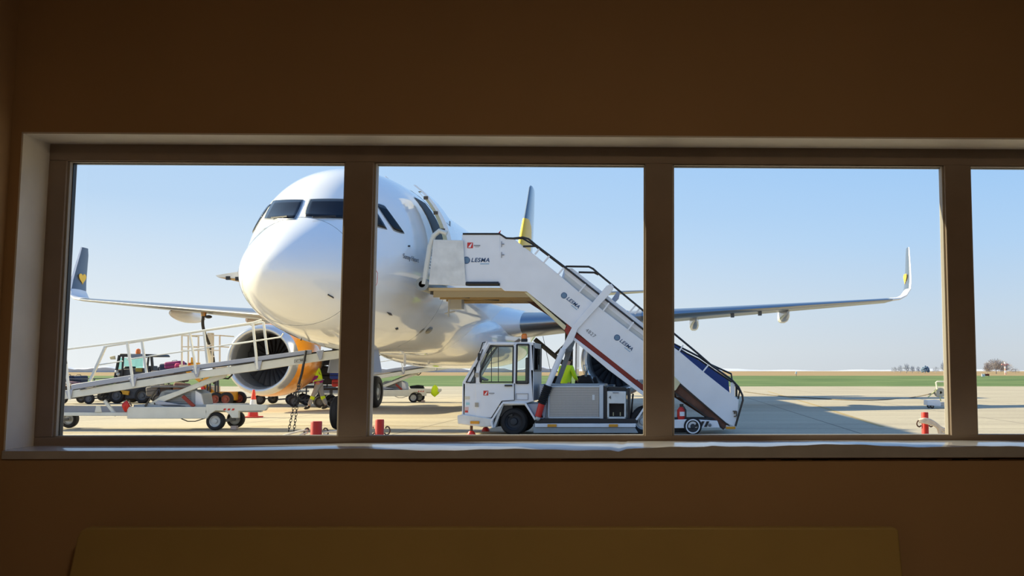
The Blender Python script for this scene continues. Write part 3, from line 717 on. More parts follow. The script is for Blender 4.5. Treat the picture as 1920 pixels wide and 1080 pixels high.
cabm.box(rx0 - .04, rx0, SY, SY + .14, rz2, rz0); cabm.box(rx0 - .04, rx0, SY + CW - .14, SY + CW, rz2, rz0); cabm.box(rx0 - .04, rx0, SY, SY + CW, rzt, rz0)
for d in (0, CW - .08): cabm.beam((fx0, SY + .04 + d, fz0), (fx1, SY + .04 + d, fz1), .08, .06)
cab = cabm.build('cab', WHITE, truck, bevel=.01)
b = MB(); b.add([(fx0 + .01, SY + .1, fz0), (fx0 + .01, SY + CW - .1, fz0), (fx1 + .01, SY + CW - .1, fz1 - .03), (fx1 + .01, SY + .1, fz1 - .03)], [(0, 1, 2, 3)]); o = b.build('windscreen', VGLASS, cab); o.modifiers.new('s', 'SOLIDIFY').thickness = .006
b = MB(); b.box(rx0 - .022, rx0 - .016, SY + .14, SY + CW - .14, rz2, rzt); b.build('rear_window', VGLASS, cab)
b = MB(); b.box(rx0 + .0, rx0 + .012, SY + .10, SY + .15, rz2 - .02, rzt + .02); b.box(rx0, rx0 + .012, SY + CW - .15, SY + CW - .10, rz2 - .02, rzt + .02); b.box(rx0, rx0 + .012, SY + .15, SY + CW - .15, rz2 - .03, rz2 + .01); b.box(rx0, rx0 + .012, SY + CW / 2 - .015, SY + CW / 2 + .015, rz2, rzt); b.build('window_seal', BLK, cab)
# door
doorp = [(881, 719), (900, 719), (962, 719), (962, 750), (941, 752), (921, 784), (872, 782), (872, 776), (872, 719)]
def frame_strip(mb, pix, Y, wd, th, closed=True):
    pts = [Vector((XZ(*q, Y)[0], Y, XZ(*q, Y)[1])) for q in pix]
    for a, c in zip(pts, pts[1:] + ([pts[0]] if closed else [])): mb.beam(a, c, th, wd, up=(0, 0, 1)) if abs((c - a).normalized().z) < .98 else mb.beam(a, c, wd, th, up=(0, 1, 0))
    return mb
dr = MB(); frame_strip(dr, [(899, 673), (916, 644.5), (965.5, 644.5), (965, 719)], SY - .012, .045, .03, False); dr.pprism([(892, 719), (964.5, 719), (964, 750.5), (941, 752), (921, 783), (892.5, 782)], SY - .018, .02)
dr.pprism([(893, 684), (900, 671), (901, 720), (893, 720)], SY - .018, .02)
cdoor = dr.build('cab_door', WHITE, truck, bevel=.004)
WX = [(900.5, 697), (919.5, 649.5), (962.5, 649.5), (961.5, 716.5), (900.5, 716.5)]
b = MB(); frame_strip(b, WX, SY - .022, .028, .03); 
for x_ in (921.5, 934.5): b.beam(P(x_, 651 if x_ > 920 else 655, SY), P(x_, 716, SY), .012, .02, up=(0, 1, 0))
b.beam(P(903, 694, SY + .1), P(932, 650, SY + .1), .02, .02); b.build('window_seal', BLK, cdoor)
b = MB(); b.pprism(WX, SY - .008, .006); b.build('door_window', VGLASS, cdoor)
b = MB(); frame_strip(b, [(964.5, 645), (964.5, 750.5), (941, 752), (921, 784), (893, 783)], SY - .02, .014, .01, False); b.build('door_gap', BLK, cdoor)
b = MB(); b.pprism([(946, 721.5), (960, 721.5), (960, 724.5), (946, 724.5)], SY - .05, .04); b.build('door_handle', BLK, cdoor)
for py in (703, 759): b = MB(); b.pprism([(890.5, py - 4), (897, py - 4), (897, py + 4), (890.5, py + 4)], SY - .04, .03); b.build('hinge', mat('worn_beige', '#A99F8E', .6), cdoor)
q = [(874, 717), (890, 688), (890.5, 717)]
b = MB(); frame_strip(b, q, SY - .01, .022, .02); b.build('quarter_window_seal', BLK, cab); MB().pprism(q, SY + .005, .006).build('quarter_window', VGLASS, cab)
q = [(969.5, 646), (991.5, 646), (990.5, 718.5), (967.8, 718.5)]
b = MB(); frame_strip(b, q, SY - .012, .034, .03); b.build('side_window_seal', BLK, cab); MB().pprism(q, SY + .004, .006).build('side_window', VGLASS, cab)
# interior
b = MB(); a = P(912, 713, SY + .5); b.beam(a, a + Vector((-.25, 0, .11)), .5, .03); b.tube([a + Vector((-.1, 0, .05)), a + Vector((-.25, 0, -.3))], .03, 8); b.build('steering_wheel', BLK, cab)
b = MB(); x_ = X(976, SY + .6); b.box(x_ - .16, x_ + .22, SY + .45, SY + .95, fz0 - .15, fz0 + .05); b.box(x_ + .12, x_ + .22, SY + .45, SY + .95, fz0, fz0 + .55); b.build('driver_seat', mat('seat_black', '#26272B', .8), cab, bevel=.03)
b = MB(); b.box(X(937), X(961), SY + .06, SY + CW - .06, bz0 + .1, fz0 - .25); b.build('dashboard', BLK, cab)
b = MB(); b.beam(P(905, 655, SY - .03), P(892, 690, SY - .06), .02, .02); b.pprism([(896, 662), (900, 662), (899, 676), (895, 676)], SY - .16, .05); b.build('side_mirror', BLK, cab)
b = MB(); b.tube([P(914, 641, SY + .1), P(905, 647, SY + .1) + Vector((0, 0, .05)), P(898, 665, SY + .1)], .012, 6); b.build('wiper', BLK, cab)
# beacon
bc = P(983, 641, SY + .35); b = MB(); b.lathe([(0, .07), (.06, .07), (.07, .06)], bc, 'Z', 20); bo = b.build('beacon', BLK, truck)
b = MB(); b.lathe([(.06, .065), (.15, .06), (.175, .04), (.18, .001)], bc, 'Z', 20); b.build('lens', HIORANGE, bo, label='orange beacon lens')
# logo and stickers on the cab
def logo_square(px, py, sz, Y, parent):
    x, z = XZ(px, py, Y); b = MB(); b.box(x - sz, x + sz, Y - .006, Y, z - sz, z + sz); o = b.build('logo', RED, parent, smooth=0)
    b = MB(); b.prism([(x - sz * .7, z - sz * .75), (x + sz * .2, z - sz * .75), (x + sz * .75, z + sz * .8), (x + sz * .35, z + sz * .6)], Y - .009, Y - .006); b.build('tail_mark', WHITE, o, smooth=0)
    t = MB(); t.box(x + sz * 1.3, x + sz * 3.6, Y - .004, Y, z - sz * .28, z + sz * .12); t.box(x + sz * 1.8, x + sz * 3.2, Y - .004, Y, z - sz * .62, z - sz * .52); t.build('logo_text', mat('text_grey', '#8C8C90', .6), o, smooth=0)
logo_square(911, 737, .05, SY - .018, truck)
for px, py, w_, h_, c in ((876, 746, 5, 3, '#D8CDB8'), (877, 757, 3.4, 2.4, '#A9D2D8'), (875, 766, 3.5, 3.0, '#E3B7AE'), (874.6, 771.5, 3.0, 2, '#D2453A')):
    MB().pprism([(px - w_, py - h_), (px + w_, py - h_), (px + w_, py + h_), (px - w_, py + h_)], SY - .005, .005).build('sticker', mat('sticker' + c[1:], c, .6), truck, smooth=0)
b = MB(); frame_strip(b, [(967.5, 738), (990, 738), (990, 749.5), (967.5, 749.5)], SY - .012, .012, .012); b.build('fuel_flap', mat('flap_grey', '#A9A6A8', .5), truck)
# bumper
b = MB(); b.pprism([(857, 779), (869, 777), (925, 785), (924, 800), (903, 801), (858, 795)], SY - .05, CW + .1); b.build('bumper', WHITE2, truck, bevel=.02)
for px in (890, 1035, 1150):
    py = 792 if px < 900 else 798
    MB().pprism([(px - 8.5, py - 2.6), (px + 8.5, py - 2.6), (px + 8.5, py + 2.6), (px - 8.5, py + 2.6)], SY - .075, .03).build('marker_lamp', mat('amber_lens', '#D9921E', .35), truck, bevel=.006)
# wheel arch and wheel
b = MB(); frame_strip(b, [(924, 802), (921, 790), (943, 755.5), (985, 756), (1004, 787)], SY - .03, .04, .06, False); b.build('wheel_arch', WHITE, truck, bevel=.006)
ar = MB(); ar.pprism([(926, 800), (926, 790), (945, 759), (983, 759), (1002, 790), (1002, 796)], SY + .30, .03); ar.build('arch_liner', mat('liner_black', '#0D0D0E', .9), truck)
ar = MB(); ar.pprism([(924, 800), (940, 758), (985, 756.5), (1003, 786), (1003, 788), (984, 759.5), (944, 760), (928, 802)], SY, CW); ar.build('arch_tunnel', WHITE2, truck)
wc = P(964.5, 790, SY + .16); wr = wc.z
DKR = [BLACK, mat('dark_rim', '#2E3036', .6)]
wheel(truck, wc, wr, .26, 'Y', mats=DKR); wheel(truck, (wc.x, SY + CW - .16, wr), wr, .26, 'Y', mats=DKR)
wc2 = P(1206, 790, SY + .16); wheel(truck, (wc2.x, SY + .22, wr), wr, .26, 'Y'); wheel(truck, (wc2.x, SY + CW - .1, wr), wr, .26, 'Y')
# stabiliser jacks
for px, Y in ((884, SY + .1), (911, SY + CW)):
    p = P(px, 798, Y); b = MB(); b.tube([(p.x, Y, p.z), (p.x, Y, .09)], .03, 10); j_ = b.build('jack', RUST, truck)
    b = MB(); b.lathe([(0, .001), (0, .09), (.03, .09), (.09, .05), (.10, .001)], (p.x, Y, .0), 'Z', 16); b.build('jack_foot', RED, j_)
# chassis deck
b = MB(); b.pprism([(1000, 785), (1196, 785), (1196, 793), (1003, 793)], SY - .02, CW + .3); b.build('deck_edge', BLK, truck, bevel=.008)
b = MB(); b.pprism([(1003, 794), (1192, 794), (1192, 801), (1003, 801)], SY - .04, .05); b.build('sill_rail', WHITE, truck, bevel=.006)
b = MB(); b.pprism([(1000, 801), (1190, 801), (1197, 812), (1000, 812)], SY, .03); b.box(X(1000), X(1190), SY + .05, SY + CW, .16, .24); b.build('side_skirt', GREY, truck, bevel=.01)
b = MB(); b.pprism([(987, 757), (1012, 757), (1020, 786), (1004, 786)], SY + .04, CW - .1); b.build('rear_fender', PALEG, truck, bevel=.01)
b = MB(); b.pprism([(1188, 793), (1210, 752), (1216, 756), (1200, 790), (1240, 790), (1240, 812), (1196, 812)], SY + .55, .06); b.build('frame_plate', BLK, truck)
b = MB(); b.beam(P(1193, 787, SY), P(1226, 738, SY), .045, .04); b.build('brace', WHITE, truck)
# engine housing with louvred grille
hx0, hz1 = XZ(1012, 720.5, SY + .06); hx1 = X(1133, SY + .06); hz0 = XZ(1012, 786, SY)[1]
b = MB(); b.box(hx0, hx1, SY + .08, SY + 1.35, hz0, hz1); hs = b.build('engine_housing', GREY, truck, bevel=.01)
gx0, gx1 = X(1030), X(1123); gz0, gz1 = XZ(1030, 781.5, SY)[1], XZ(1030, 726.5, SY)[1]
b = MB(); b.box(gx0, gx1, SY + .055, SY + .07, gz0, gz1); b.build('grille_back', mat('grille_grey', '#5C5E62', .5, metal=.4), hs)
nl = 22
GM = mat('grille_metal', '#B8B9BB', .35, metal=.5)
b = MB()
for i in range(nl):
    z = gz0 + (gz1 - gz0) * (i + .5) / nl; b.beam((gx0, SY + .045, z), (gx1, SY + .045, z + .0), .02, .018)
for i in range(40): x = gx0 + (gx1 - gx0) * (i + .5) / 40; b.box(x - .003, x + .003, SY + .03, SY + .04, gz0, gz1)
b.build('grille', GM, hs)
b = MB(); frame_strip(b, [(1029, 725), (1125, 725), (1125, 783), (1029, 783)], SY + .03, .03, .05); b.pprism([(1124, 722), (1131, 722), (1131, 785), (1124, 785)], SY + .01, .08); b.build('grille_frame', mat('frame_light', '#C6C9CD', .4), hs, bevel=.004)
b = MB(); b.pprism([(1110.5, 740), (1115, 740), (1115, 750), (1110.5, 750)], SY + .015, .01); b.build('sticker', mat('pale_sticker', '#D8DADB', .6), hs)
b = MB(); b.pprism([(1012, 722), (1023, 722), (1029, 728), (1022, 784), (1012, 784)], SY + .04, .05); b.build('side_cover', PALEG, hs, bevel=.01)
b = MB(); b.pprism([(1131, 723), (1138, 727), (1138, 786), (1131, 786)], SY + .05, 1.2); b.build('housing_end', BLK, hs)
# battery cabinet
bbm = MB(); bbm.pprism([(1138.5, 733.5), (1173.5, 734), (1173.5, 756.5), (1138.5, 756.5)], SY + .02, .5)
for q in ([(1138.5, 756), (1141.5, 756), (1141.5, 785), (1138.5, 785)], [(1170.5, 756), (1173.5, 756), (1173.5, 785), (1170.5, 785)], [(1138.5, 782), (1173.5, 782), (1173.5, 785.5), (1138.5, 785.5)]): bbm.pprism(q, SY + .02, .5)
bb = bbm.build('battery_cabinet', WHITE2, truck, bevel=.008)
MB().pprism([(1141, 757), (1171, 757), (1171, 783), (1141, 783)], SY + .3, .1).build('battery', mat('battery_black', '#1C1A1C', .6), bb)
for px in (1150, 1163): MB().pprism([(px - 1, 773), (px + 1, 773), (px + 1, 780), (px - 1, 780)], SY + .28, .02).build('terminal', CREAM, bb)
text('4', 'lettering', P(1141.5, 745.5, SY + .01), .10, BLK, bb)
MB().pprism([(1149, 735.5), (1160, 735.5), (1160, 737.5), (1149, 737.5)], SY + .012, .008).build('label_plate', mat('text_grey', '#8C8C90', .6), bb, smooth=0)
MB().pprism([(1176, 728), (1181, 730), (1181, 785), (1176, 785)], SY + .1, .6).build('cabinet_side', BLK, bb)
b = MB(); b.tube([P(1187, 738, SY + .3), P(1185, 760, SY + .3), P(1184, 780, SY + .3)], .018, 8); b.tube([P(1180, 783, SY + .3), P(1190, 776, SY + .3), P(1196, 779, SY + .3)], .03, 8); b.build('hose', BLK, truck)
b = MB(); b.pprism([(1140, 725), (1172, 727), (1178, 733), (1138, 733)], SY + .25, .5); b.build('wiring_box', BLK, truck)
# upper stair flight and platform
U = SY + .12
ppl([(812.5, 449), (868.5, 450.5), (873, 535.5), (803.6, 533.6)], U - .06, .04, 'sliding_guard', WHITE2)
ppl([(866, 440), (937.6, 440), (937.6, 531), (874, 531)], U, .05, 'platform_guard', WHITE)
ppl([(937.6, 440), (965, 449), (982, 462.5), (1001, 477), (1047, 514), (1085.6, 547), (1208, 641), (1244, 669), (1244, 712), (1192.6, 712), (1108, 645), (1080, 621.5), (1069, 612), (987, 546.5), (946, 545.6), (936, 537)], U, .05, 'upper_side_panel', WHITE)
ppl([(937.6, 440), (965, 449), (982, 462.5), (1001, 477), (1047, 514), (1085.6, 547), (1208, 641), (1244, 669), (1244, 712), (1192.6, 712), (1108, 645), (1080, 621.5), (1069, 612), (987, 546.5), (946, 545.6), (936, 537)], U + 1.9, .05, 'upper_side_panel', WHITE)
ppl([(866, 447), (937.6, 440), (937.6, 531), (874, 531)], U + 1.95, .05, 'platform_guard', WHITE)
b = MB(); b.tube([P(874, 532, U - .02), P(935, 532, U - .02)], .045, 8); b.box(X(874, U), X(935, U), U - .02, U + .04, P(900, 536, U).z, P(900, 531, U).z); b.build('guard_track', BLK, truck)
# curved white bumper arch at the aircraft end
arp = [(795, 533), (800, 500), (806, 462), (813, 442), (824, 433), (838, 438)]
for d in (0.0, 1.9):
    b = MB(); b.tube([P(x, y, U) + Vector((0, d, 0)) for x, y in arp], .055, 10); b.build('arch_tube', mat('ivory_paint', '#D9D6CC', .4), truck)
b = MB()
for i in range(8): t = i / 7; b.tube([P(800 + 6 * t, 500 - 40 * t, U), P(800 + 6 * t, 500 - 40 * t, U) + Vector((0, 1.9, 0))], .012, 6)
b.build('arch_rod', GREY, truck)
pz = P(870, 536, U).z; pxl = X(800, U); pxr = X(990, U)
b = MB(); b.lathe([(0, .07), (0, .14), (2.0, .14), (2.0, .07)], (X(788, U - .02), U - .04, P(788, 533, U).z), 'Y', 24); b.build('buffer_roller', mat('buffer_grey', '#8D8F8C', .5), truck)
b = MB(); b.box(pxl, pxr - .3, U + .02, U + 1.95, pz - .10, pz - .04); b.build('platform_floor', mat('platform_under', '#C4A97C', .7), truck)
b = MB()
for d in (.03, .62, 1.25, 1.88): b.box(pxl + .1, pxr, U + d, U + d + .06, pz - .24, pz - .08)
b.build('floor_beam', mat('beam_tan', '#A98F63', .7), truck)
b = MB()
for i in range(4): b.beam((pxl + .02 + .25 * i, U + .1 + .45 * i, pz - .14), (pxl + .8 + .25 * i, U + .4 + .4 * i, pz - .2), .06, .07)
b.build('linkage', mat('dark_linkage', '#4A443A', .6), truck)
b = MB(); b.box(pxl + .2, pxl + .5, U + 1.0, U + 1.3, pz - .42, pz - .2); b.tube([(pxl + .3, U + .7, pz - .2), (pxl + .28, U + .7, pz - .62)], .02, 6); b.tube([(pxl + .2, U + .7, pz - .55), (pxl + .42, U + .7, pz - .5)], .018, 6); b.build('sensor_bracket', mat('pale_metal', '#B9B5AC', .5), truck)
# steps of both flights
def steps(p0, p1, n, ya, yb, name):
    b = MB()
    for i in range(n):
        a = Vector(p0).lerp(Vector(p1), (i + .5) / n); b.box(a.x - .14, a.x + .14, ya, yb, a.z - .03, a.z)
    return b.build(name, GREY2, truck)
st0 = P(975, 535, U); st1 = P(1235, 715, U); steps((st0.x, 0, st0.z), (st1.x, 0, st1.z), 13, U + .06, U + 1.88, 'treads')
st2 = P(1365, 797, U); steps((st1.x + .1, 0, st1.z - .05), (st2.x, 0, st2.z + .04), 8, U + .14, U + 1.8, 'treads')
# lower telescoping flight
LYn, LYf = U + .07, U + 1.85
band = [(1058, 503), (1073, 503), (1208, 609), (1275, 660), (1271, 676), (1190, 618), (1058, 512)]
ppl(band, LYn, .05, 'lower_top_band', WHITE)
ppl([(1060, 512), (1190, 618), (1271, 676), (1262, 708), (1200, 668), (1046, 545)], LYn + .005, .03, 'recessed_panel', mat('recess_grey', '#CDCDCA', .5, noise=.06))
ppl([(1240, 634), (1275, 660), (1320, 698), (1371, 738.5), (1378, 745), (1385, 750), (1384, 770), (1379, 801), (1362, 793), (1276, 719), (1240, 692)], LYn - .01, .05, 'lower_side_panel', WHITE)
ppl([(1058, 503), (1073, 503), (1275, 660), (1371, 738.5), (1385, 750), (1379, 800), (1362, 792), (1276, 719), (1046, 545)], LYf, .05, 'lower_side_panel', WHITE)
ppl([(1250, 636), (1310, 676), (1350, 700), (1366, 713), (1369, 745), (1330, 716), (1280, 676), (1250, 656)], LYf - .02, .03, 'blue_panel', BLUE, label='dark blue inner side panel')
for i in range(5): ppl([(1340 + i * 5.5, 722 + i * 4.3), (1343 + i * 5.5, 722 + i * 4.3), (1343 + i * 5.5, 726 + i * 4.3), (1340 + i * 5.5, 726 + i * 4.3)], LYf - .06, .03, 'bolt', WHITE, bevel=0)
ppl([(1370, 717), (1378, 717), (1378, 746), (1370, 740)], LYn, .06, 'end_post', WHITE)
ppl([(1379, 725), (1383, 727), (1383, 745), (1379, 743)], LYn + .3, .05, 'end_lamp', BLK)
ppl([(1367.5, 799), (1379, 799), (1379, 805), (1360, 805), (1362, 797)], LYn - .015, .06, 'foot_plate', WHITE2)
ppl([(1361, 800), (1379, 800), (1379, 804.5), (1361, 804.5)], LYn - .04, .03, 'marker_lamp', MATS['amber_lens'])
b = MB(); frame_strip(b, [(1374, 771), (1381, 771), (1381, 780), (1376, 781)], LYn - .04, .02, .03, False); b.pprism([(1376, 772), (1379, 772), (1379, 776), (1376, 776)], LYn - .05, .03); b.build('latch', mat('latch_brown', '#5A4A38', .5), truck)
# main beams under the flights
ppl([(1062, 607), (1070, 613), (1079, 621), (1066, 633), (1058, 619)], U + .02, .12, 'red_beam_end', REDB)
ppl([(1080, 624), (1140, 668), (1212, 727), (1216, 741), (1140, 684), (1074, 634)], U + .05, .12, 'red_beam', REDB, label='red-brown painted support beam')
ppl([(1068, 632), (1076, 632), (1140, 681), (1216, 742), (1222, 754), (1140, 693)], U - .02, .10, 'white_beam', WHITE, label='long white lifting beam')
ppl([(983, 548), (989, 548), (1064, 613), (1058, 619)], U + .02, .10, 'tan_beam', CREAM)
ppl([(990, 548), (996, 548), (1072, 612), (1066, 614)], U + .06, .10, 'dark_beam', BLK)
ppl([(1216, 712), (1276, 718), (1362, 792), (1371, 800), (1357, 804), (1262, 734), (1216, 727)], U + .12, .14, 'lower_beam', RUST, label='rusty brown lower beam')
b = MB()
for a, c in (((1270, 717), (1366, 797)), ((1262, 734), (1357, 805))): b.beam(P(*a, U + .1), P(*c, U + .1), .05, .03)
b.build('beam_edge', BLK, truck)
ppl([(1262, 703), (1276, 718), (1267, 732), (1254, 734), (1254, 708)], U + .04, .08, 'hinge_plate', CREAM)
# far side lifting beam
b = MB(); b.beam(P(990, 560, U + 1.7), P(1360, 800, U + 1.7), .1, .14); b.build('far_beam', RUST, truck)
# diagonal arm, bellows, cylinder
ppl([(1137, 536), (1146, 532), (1151, 538), (1146, 548), (1083, 617), (1074, 640), (1060, 656), (1052, 655), (1066, 626), (1074, 611)], U - .06, .06, 'lift_arm', WHITE)
b = MB(); b.tube([P(1056, 655, U - .05), P(1026, 726, SY - .07)], .062, 12, r2=.06); b.build('lift_tube', WHITE, truck)
b = MB(); pa, pb = P(1028, 723, SY - .07), P(1015, 757, SY - .07); b.tube([pa.lerp(pb, i / 20) for i in range(21)], [.100 if i % 2 else .078 for i in range(21)], 14); b.build('bellows', BLACK, truck)
b = MB(); b.tube([P(1016, 756, SY - .07), P(1009, 781, SY - .07)], .068, 14); b.build('cylinder', RED, truck, label='red hydraulic cylinder')
b = MB(); b.ball(P(1008.5, 784, SY - .07), .055); b.build('ball_joint', RIM, truck)
b = MB(); b.beam(P(1079, 626, U + 1.3), P(1045, 720, U + 1.3), .10, .10); b.beam(P(1058, 658, U + 1.0), P(1073, 652, U + 1.0), .10, .12); b.beam(P(1056, 657, U), P(1056, 657, U + 1.4), .08, .1); b.build('rear_lift_tube', GREY, truck)
ppl([(1156, 548), (1163, 546), (1160, 560), (1148, 572), (1143, 566)], U + 1.3, .06, 'far_arm_tip', PALEG)
# handrails
RB = mat('black_rail', '#221F20', .4)
def rail(pix, Y, r=.022, name='handrail'):
    b = MB(); b.tube([P(x, y, Y) for x, y in pix], r, 8); return b.build(name, RB, truck)
rail([(868, 438.5), (937, 438.5), (949, 446.5), (962, 447), (980, 445), (991, 448), (1004, 459), (1058, 500), (1208, 619), (1243, 646)], U)
rail([(981, 462), (1004, 461.5), (1010, 466)], U)
rail([(1056, 502), (1062, 499.5), (1104, 500), (1112, 504), (1122, 513), (1208, 584), (1262, 624), (1310, 664), (1335, 686), (1372, 712), (1385, 726), (1392, 741), (1393, 750), (1379, 799)], LYn - .03)
rail([(1085, 510.5), (1114, 511), (1122, 515)], LYn)
rail([(1262, 644), (1311, 669), (1329, 682), (1371, 701), (1373, 716)], LYf)
rail([(1262, 650), (1310, 674), (1345, 698), (1376, 719), (1387, 733), (1384, 748)], LYn + .05, .018)
rail([(900, 441), (937, 440), (949, 448), (980, 447), (1004, 461), (1058, 502), (1208, 621), (1300, 690)], U + 1.93)
b = MB(); b.pprism([(933, 438), (939, 431.5), (937, 438)], U, .03); b.build('flag_marker', RED, truck)
for a, c in (((1003, 477), (1011, 467)), ((1020, 492), (1030, 480)), ((1047, 514), (1057, 502)), ((1086, 548), (1098, 533)), ((1131, 583), (1142, 568)), ((1177, 619), (1188, 604))):
    b = MB(); b.beam(P(*a, U - .01), P(*c, U - .01), .045, .03); b.build('rail_post', WHITE, truck)
for a, c in (((1179, 587), (1193, 571)), ((1190, 589), (1200, 578)), ((1272, 661), (1281, 647)), ((1318, 697), (1330, 682))):
    b = MB(); b.beam(P(*a, LYn), P(*c, LYn), .05, .03); b.build('rail_post', WHITE, truck)
# logos
def lesma(px, py, sz, Y, ang, parent, name='logo'):
    x, z = XZ(px, py, Y); dv = Vector((math.cos(ang), math.sin(ang)))
    b = MB(); r = sz * .62
    b.lathe([(0, .001), (0, r), (.006, r)], (x, Y - .006, z), 'Y', 28); o = b.build(name, LOGOB, parent, smooth=0)
    b = MB()
    for k in range(-2, 3):
        h = r * math.sqrt(1 - (k * .3) ** 2) * .82; cx = k * .28 * r
        b.box(x + cx - r * .05, x + cx + r * .05, Y - .009, Y - .006, z - h, z + h); b.box(x - h, x + h, Y - .009, Y - .006, z + cx - r * .05, z + cx + r * .05)
    b.build('globe_lines', LOGOL, o, smooth=0)
    text('LESMA', 'lettering', (x + dv.x * r * 1.25, Y - .004, z + dv.y * r * 1.25), sz, LOGOB, parent, ang=ang, shear=.25, space=1.12, offs=sz * .02)
    ax = dv * (r * 1.25 + sz * 1.6) + Vector((dv.y, -dv.x)) * sz * .62
    b = MB(); b.beam((x + ax.x, Y - .003, z + ax.y), (x + ax.x + dv.x * sz * 1.5, Y - .003, z + ax.y + dv.y * sz * 1.5), .004, sz * .16); b.build('logo_text', LOGOL, o, smooth=0)
A_ = -math.atan2(641 - 477, 1208 - 1001)
lesma(874.5, 488, .125, U, 0, truck)
lesma(1057.5, 554, .105, U, A_, truck); lesma(1157, 633, .105, U, A_, truck)
logo_square(881.5, 460, .06, U - .002, truck)
text('4827', 'lettering', P(1099, 618, U - .003), .11, mat('number_grey', '#6E6E74', .6), truck, ang=A_, space=1.15)
for py in (458, 478): b = MB(); x, z = XZ(941, py, U); b.box(x - .012, x, U - .02, U, z - .06, z + .06); b.box(x, x + .05, U - .02, U, z - .01, z + .012); b.build('hinge', mat('hinge_grey', '#8E9098', .5), truck)
# tail end chassis with striped plate and small wheel
ppl([(1262, 787), (1300, 786), (1345, 789), (1350, 802), (1262, 803)], SY + .1, .4, 'tail_chassis', WHITE, bevel=.01)
for px in (1302, 1311, 1320): ppl([(px, 800.5), (px + 5, 800.5), (px + 10, 790), (px + 5, 790)], SY + .085, .012, 'warning_stripe', BLK, bevel=0)
ppl([(1262, 783), (1335, 783), (1341, 786), (1262, 786)], SY + .15, .3, 'tail_rail', BLK)
ppl([(1210, 790), (1290, 790), (1296, 802), (1290, 811), (1210, 812)], SY + .3, .5, 'rear_axle', mat('axle_dark', '#23242A', .7), bevel=.02)
wc = P(1299, 806, SY + .12); wheel(truck, (wc.x, wc.y, .19), .19, .12, 'Y', rim=.78, name='small_wheel', mats=DKR)
b = MB(); b.lathe([(-.012, .125), (-.012, .15), (0, .15), (0, .125)], (wc.x, wc.y - .062, .19), 'Y', 28); b.build('white_ring', WHITE, truck)
b = MB(); b.ball(P(1331, 797, SY + .08), .035); b.build('bolt', GREY2, truck)
# fire extinguisher standing on the chassis
fe_b = P(1277, 787, SY + .2)
fe = thing('fire_extinguisher', 'red fire extinguisher standing on the stair truck chassis under the lower steps', 'fire extinguisher', fe_b)
b = MB(); b.lathe([(0, .001), (0, .075), (.03, .085), (.20, .085), (.25, .05), (.27, .03)], fe_b, 'Z', 20); b.build('cylinder', RED, fe)
b = MB(); b.box(fe_b.x - .03, fe_b.x + .05, fe_b.y - .02, fe_b.y + .02, fe_b.z + .27, fe_b.z + .33); b.tube([fe_b + Vector((.05, 0, .28)), fe_b + Vector((.10, -.03, .2)), fe_b + Vector((.10, -.04, .05))], .015, 8); b.build('valve', BLK, fe)
b = MB(); b.lathe([(.08, .087), (.17, .087)], fe_b, 'Z', 20, -1.9, -.6); b.build('label_plate', WHITE, fe)

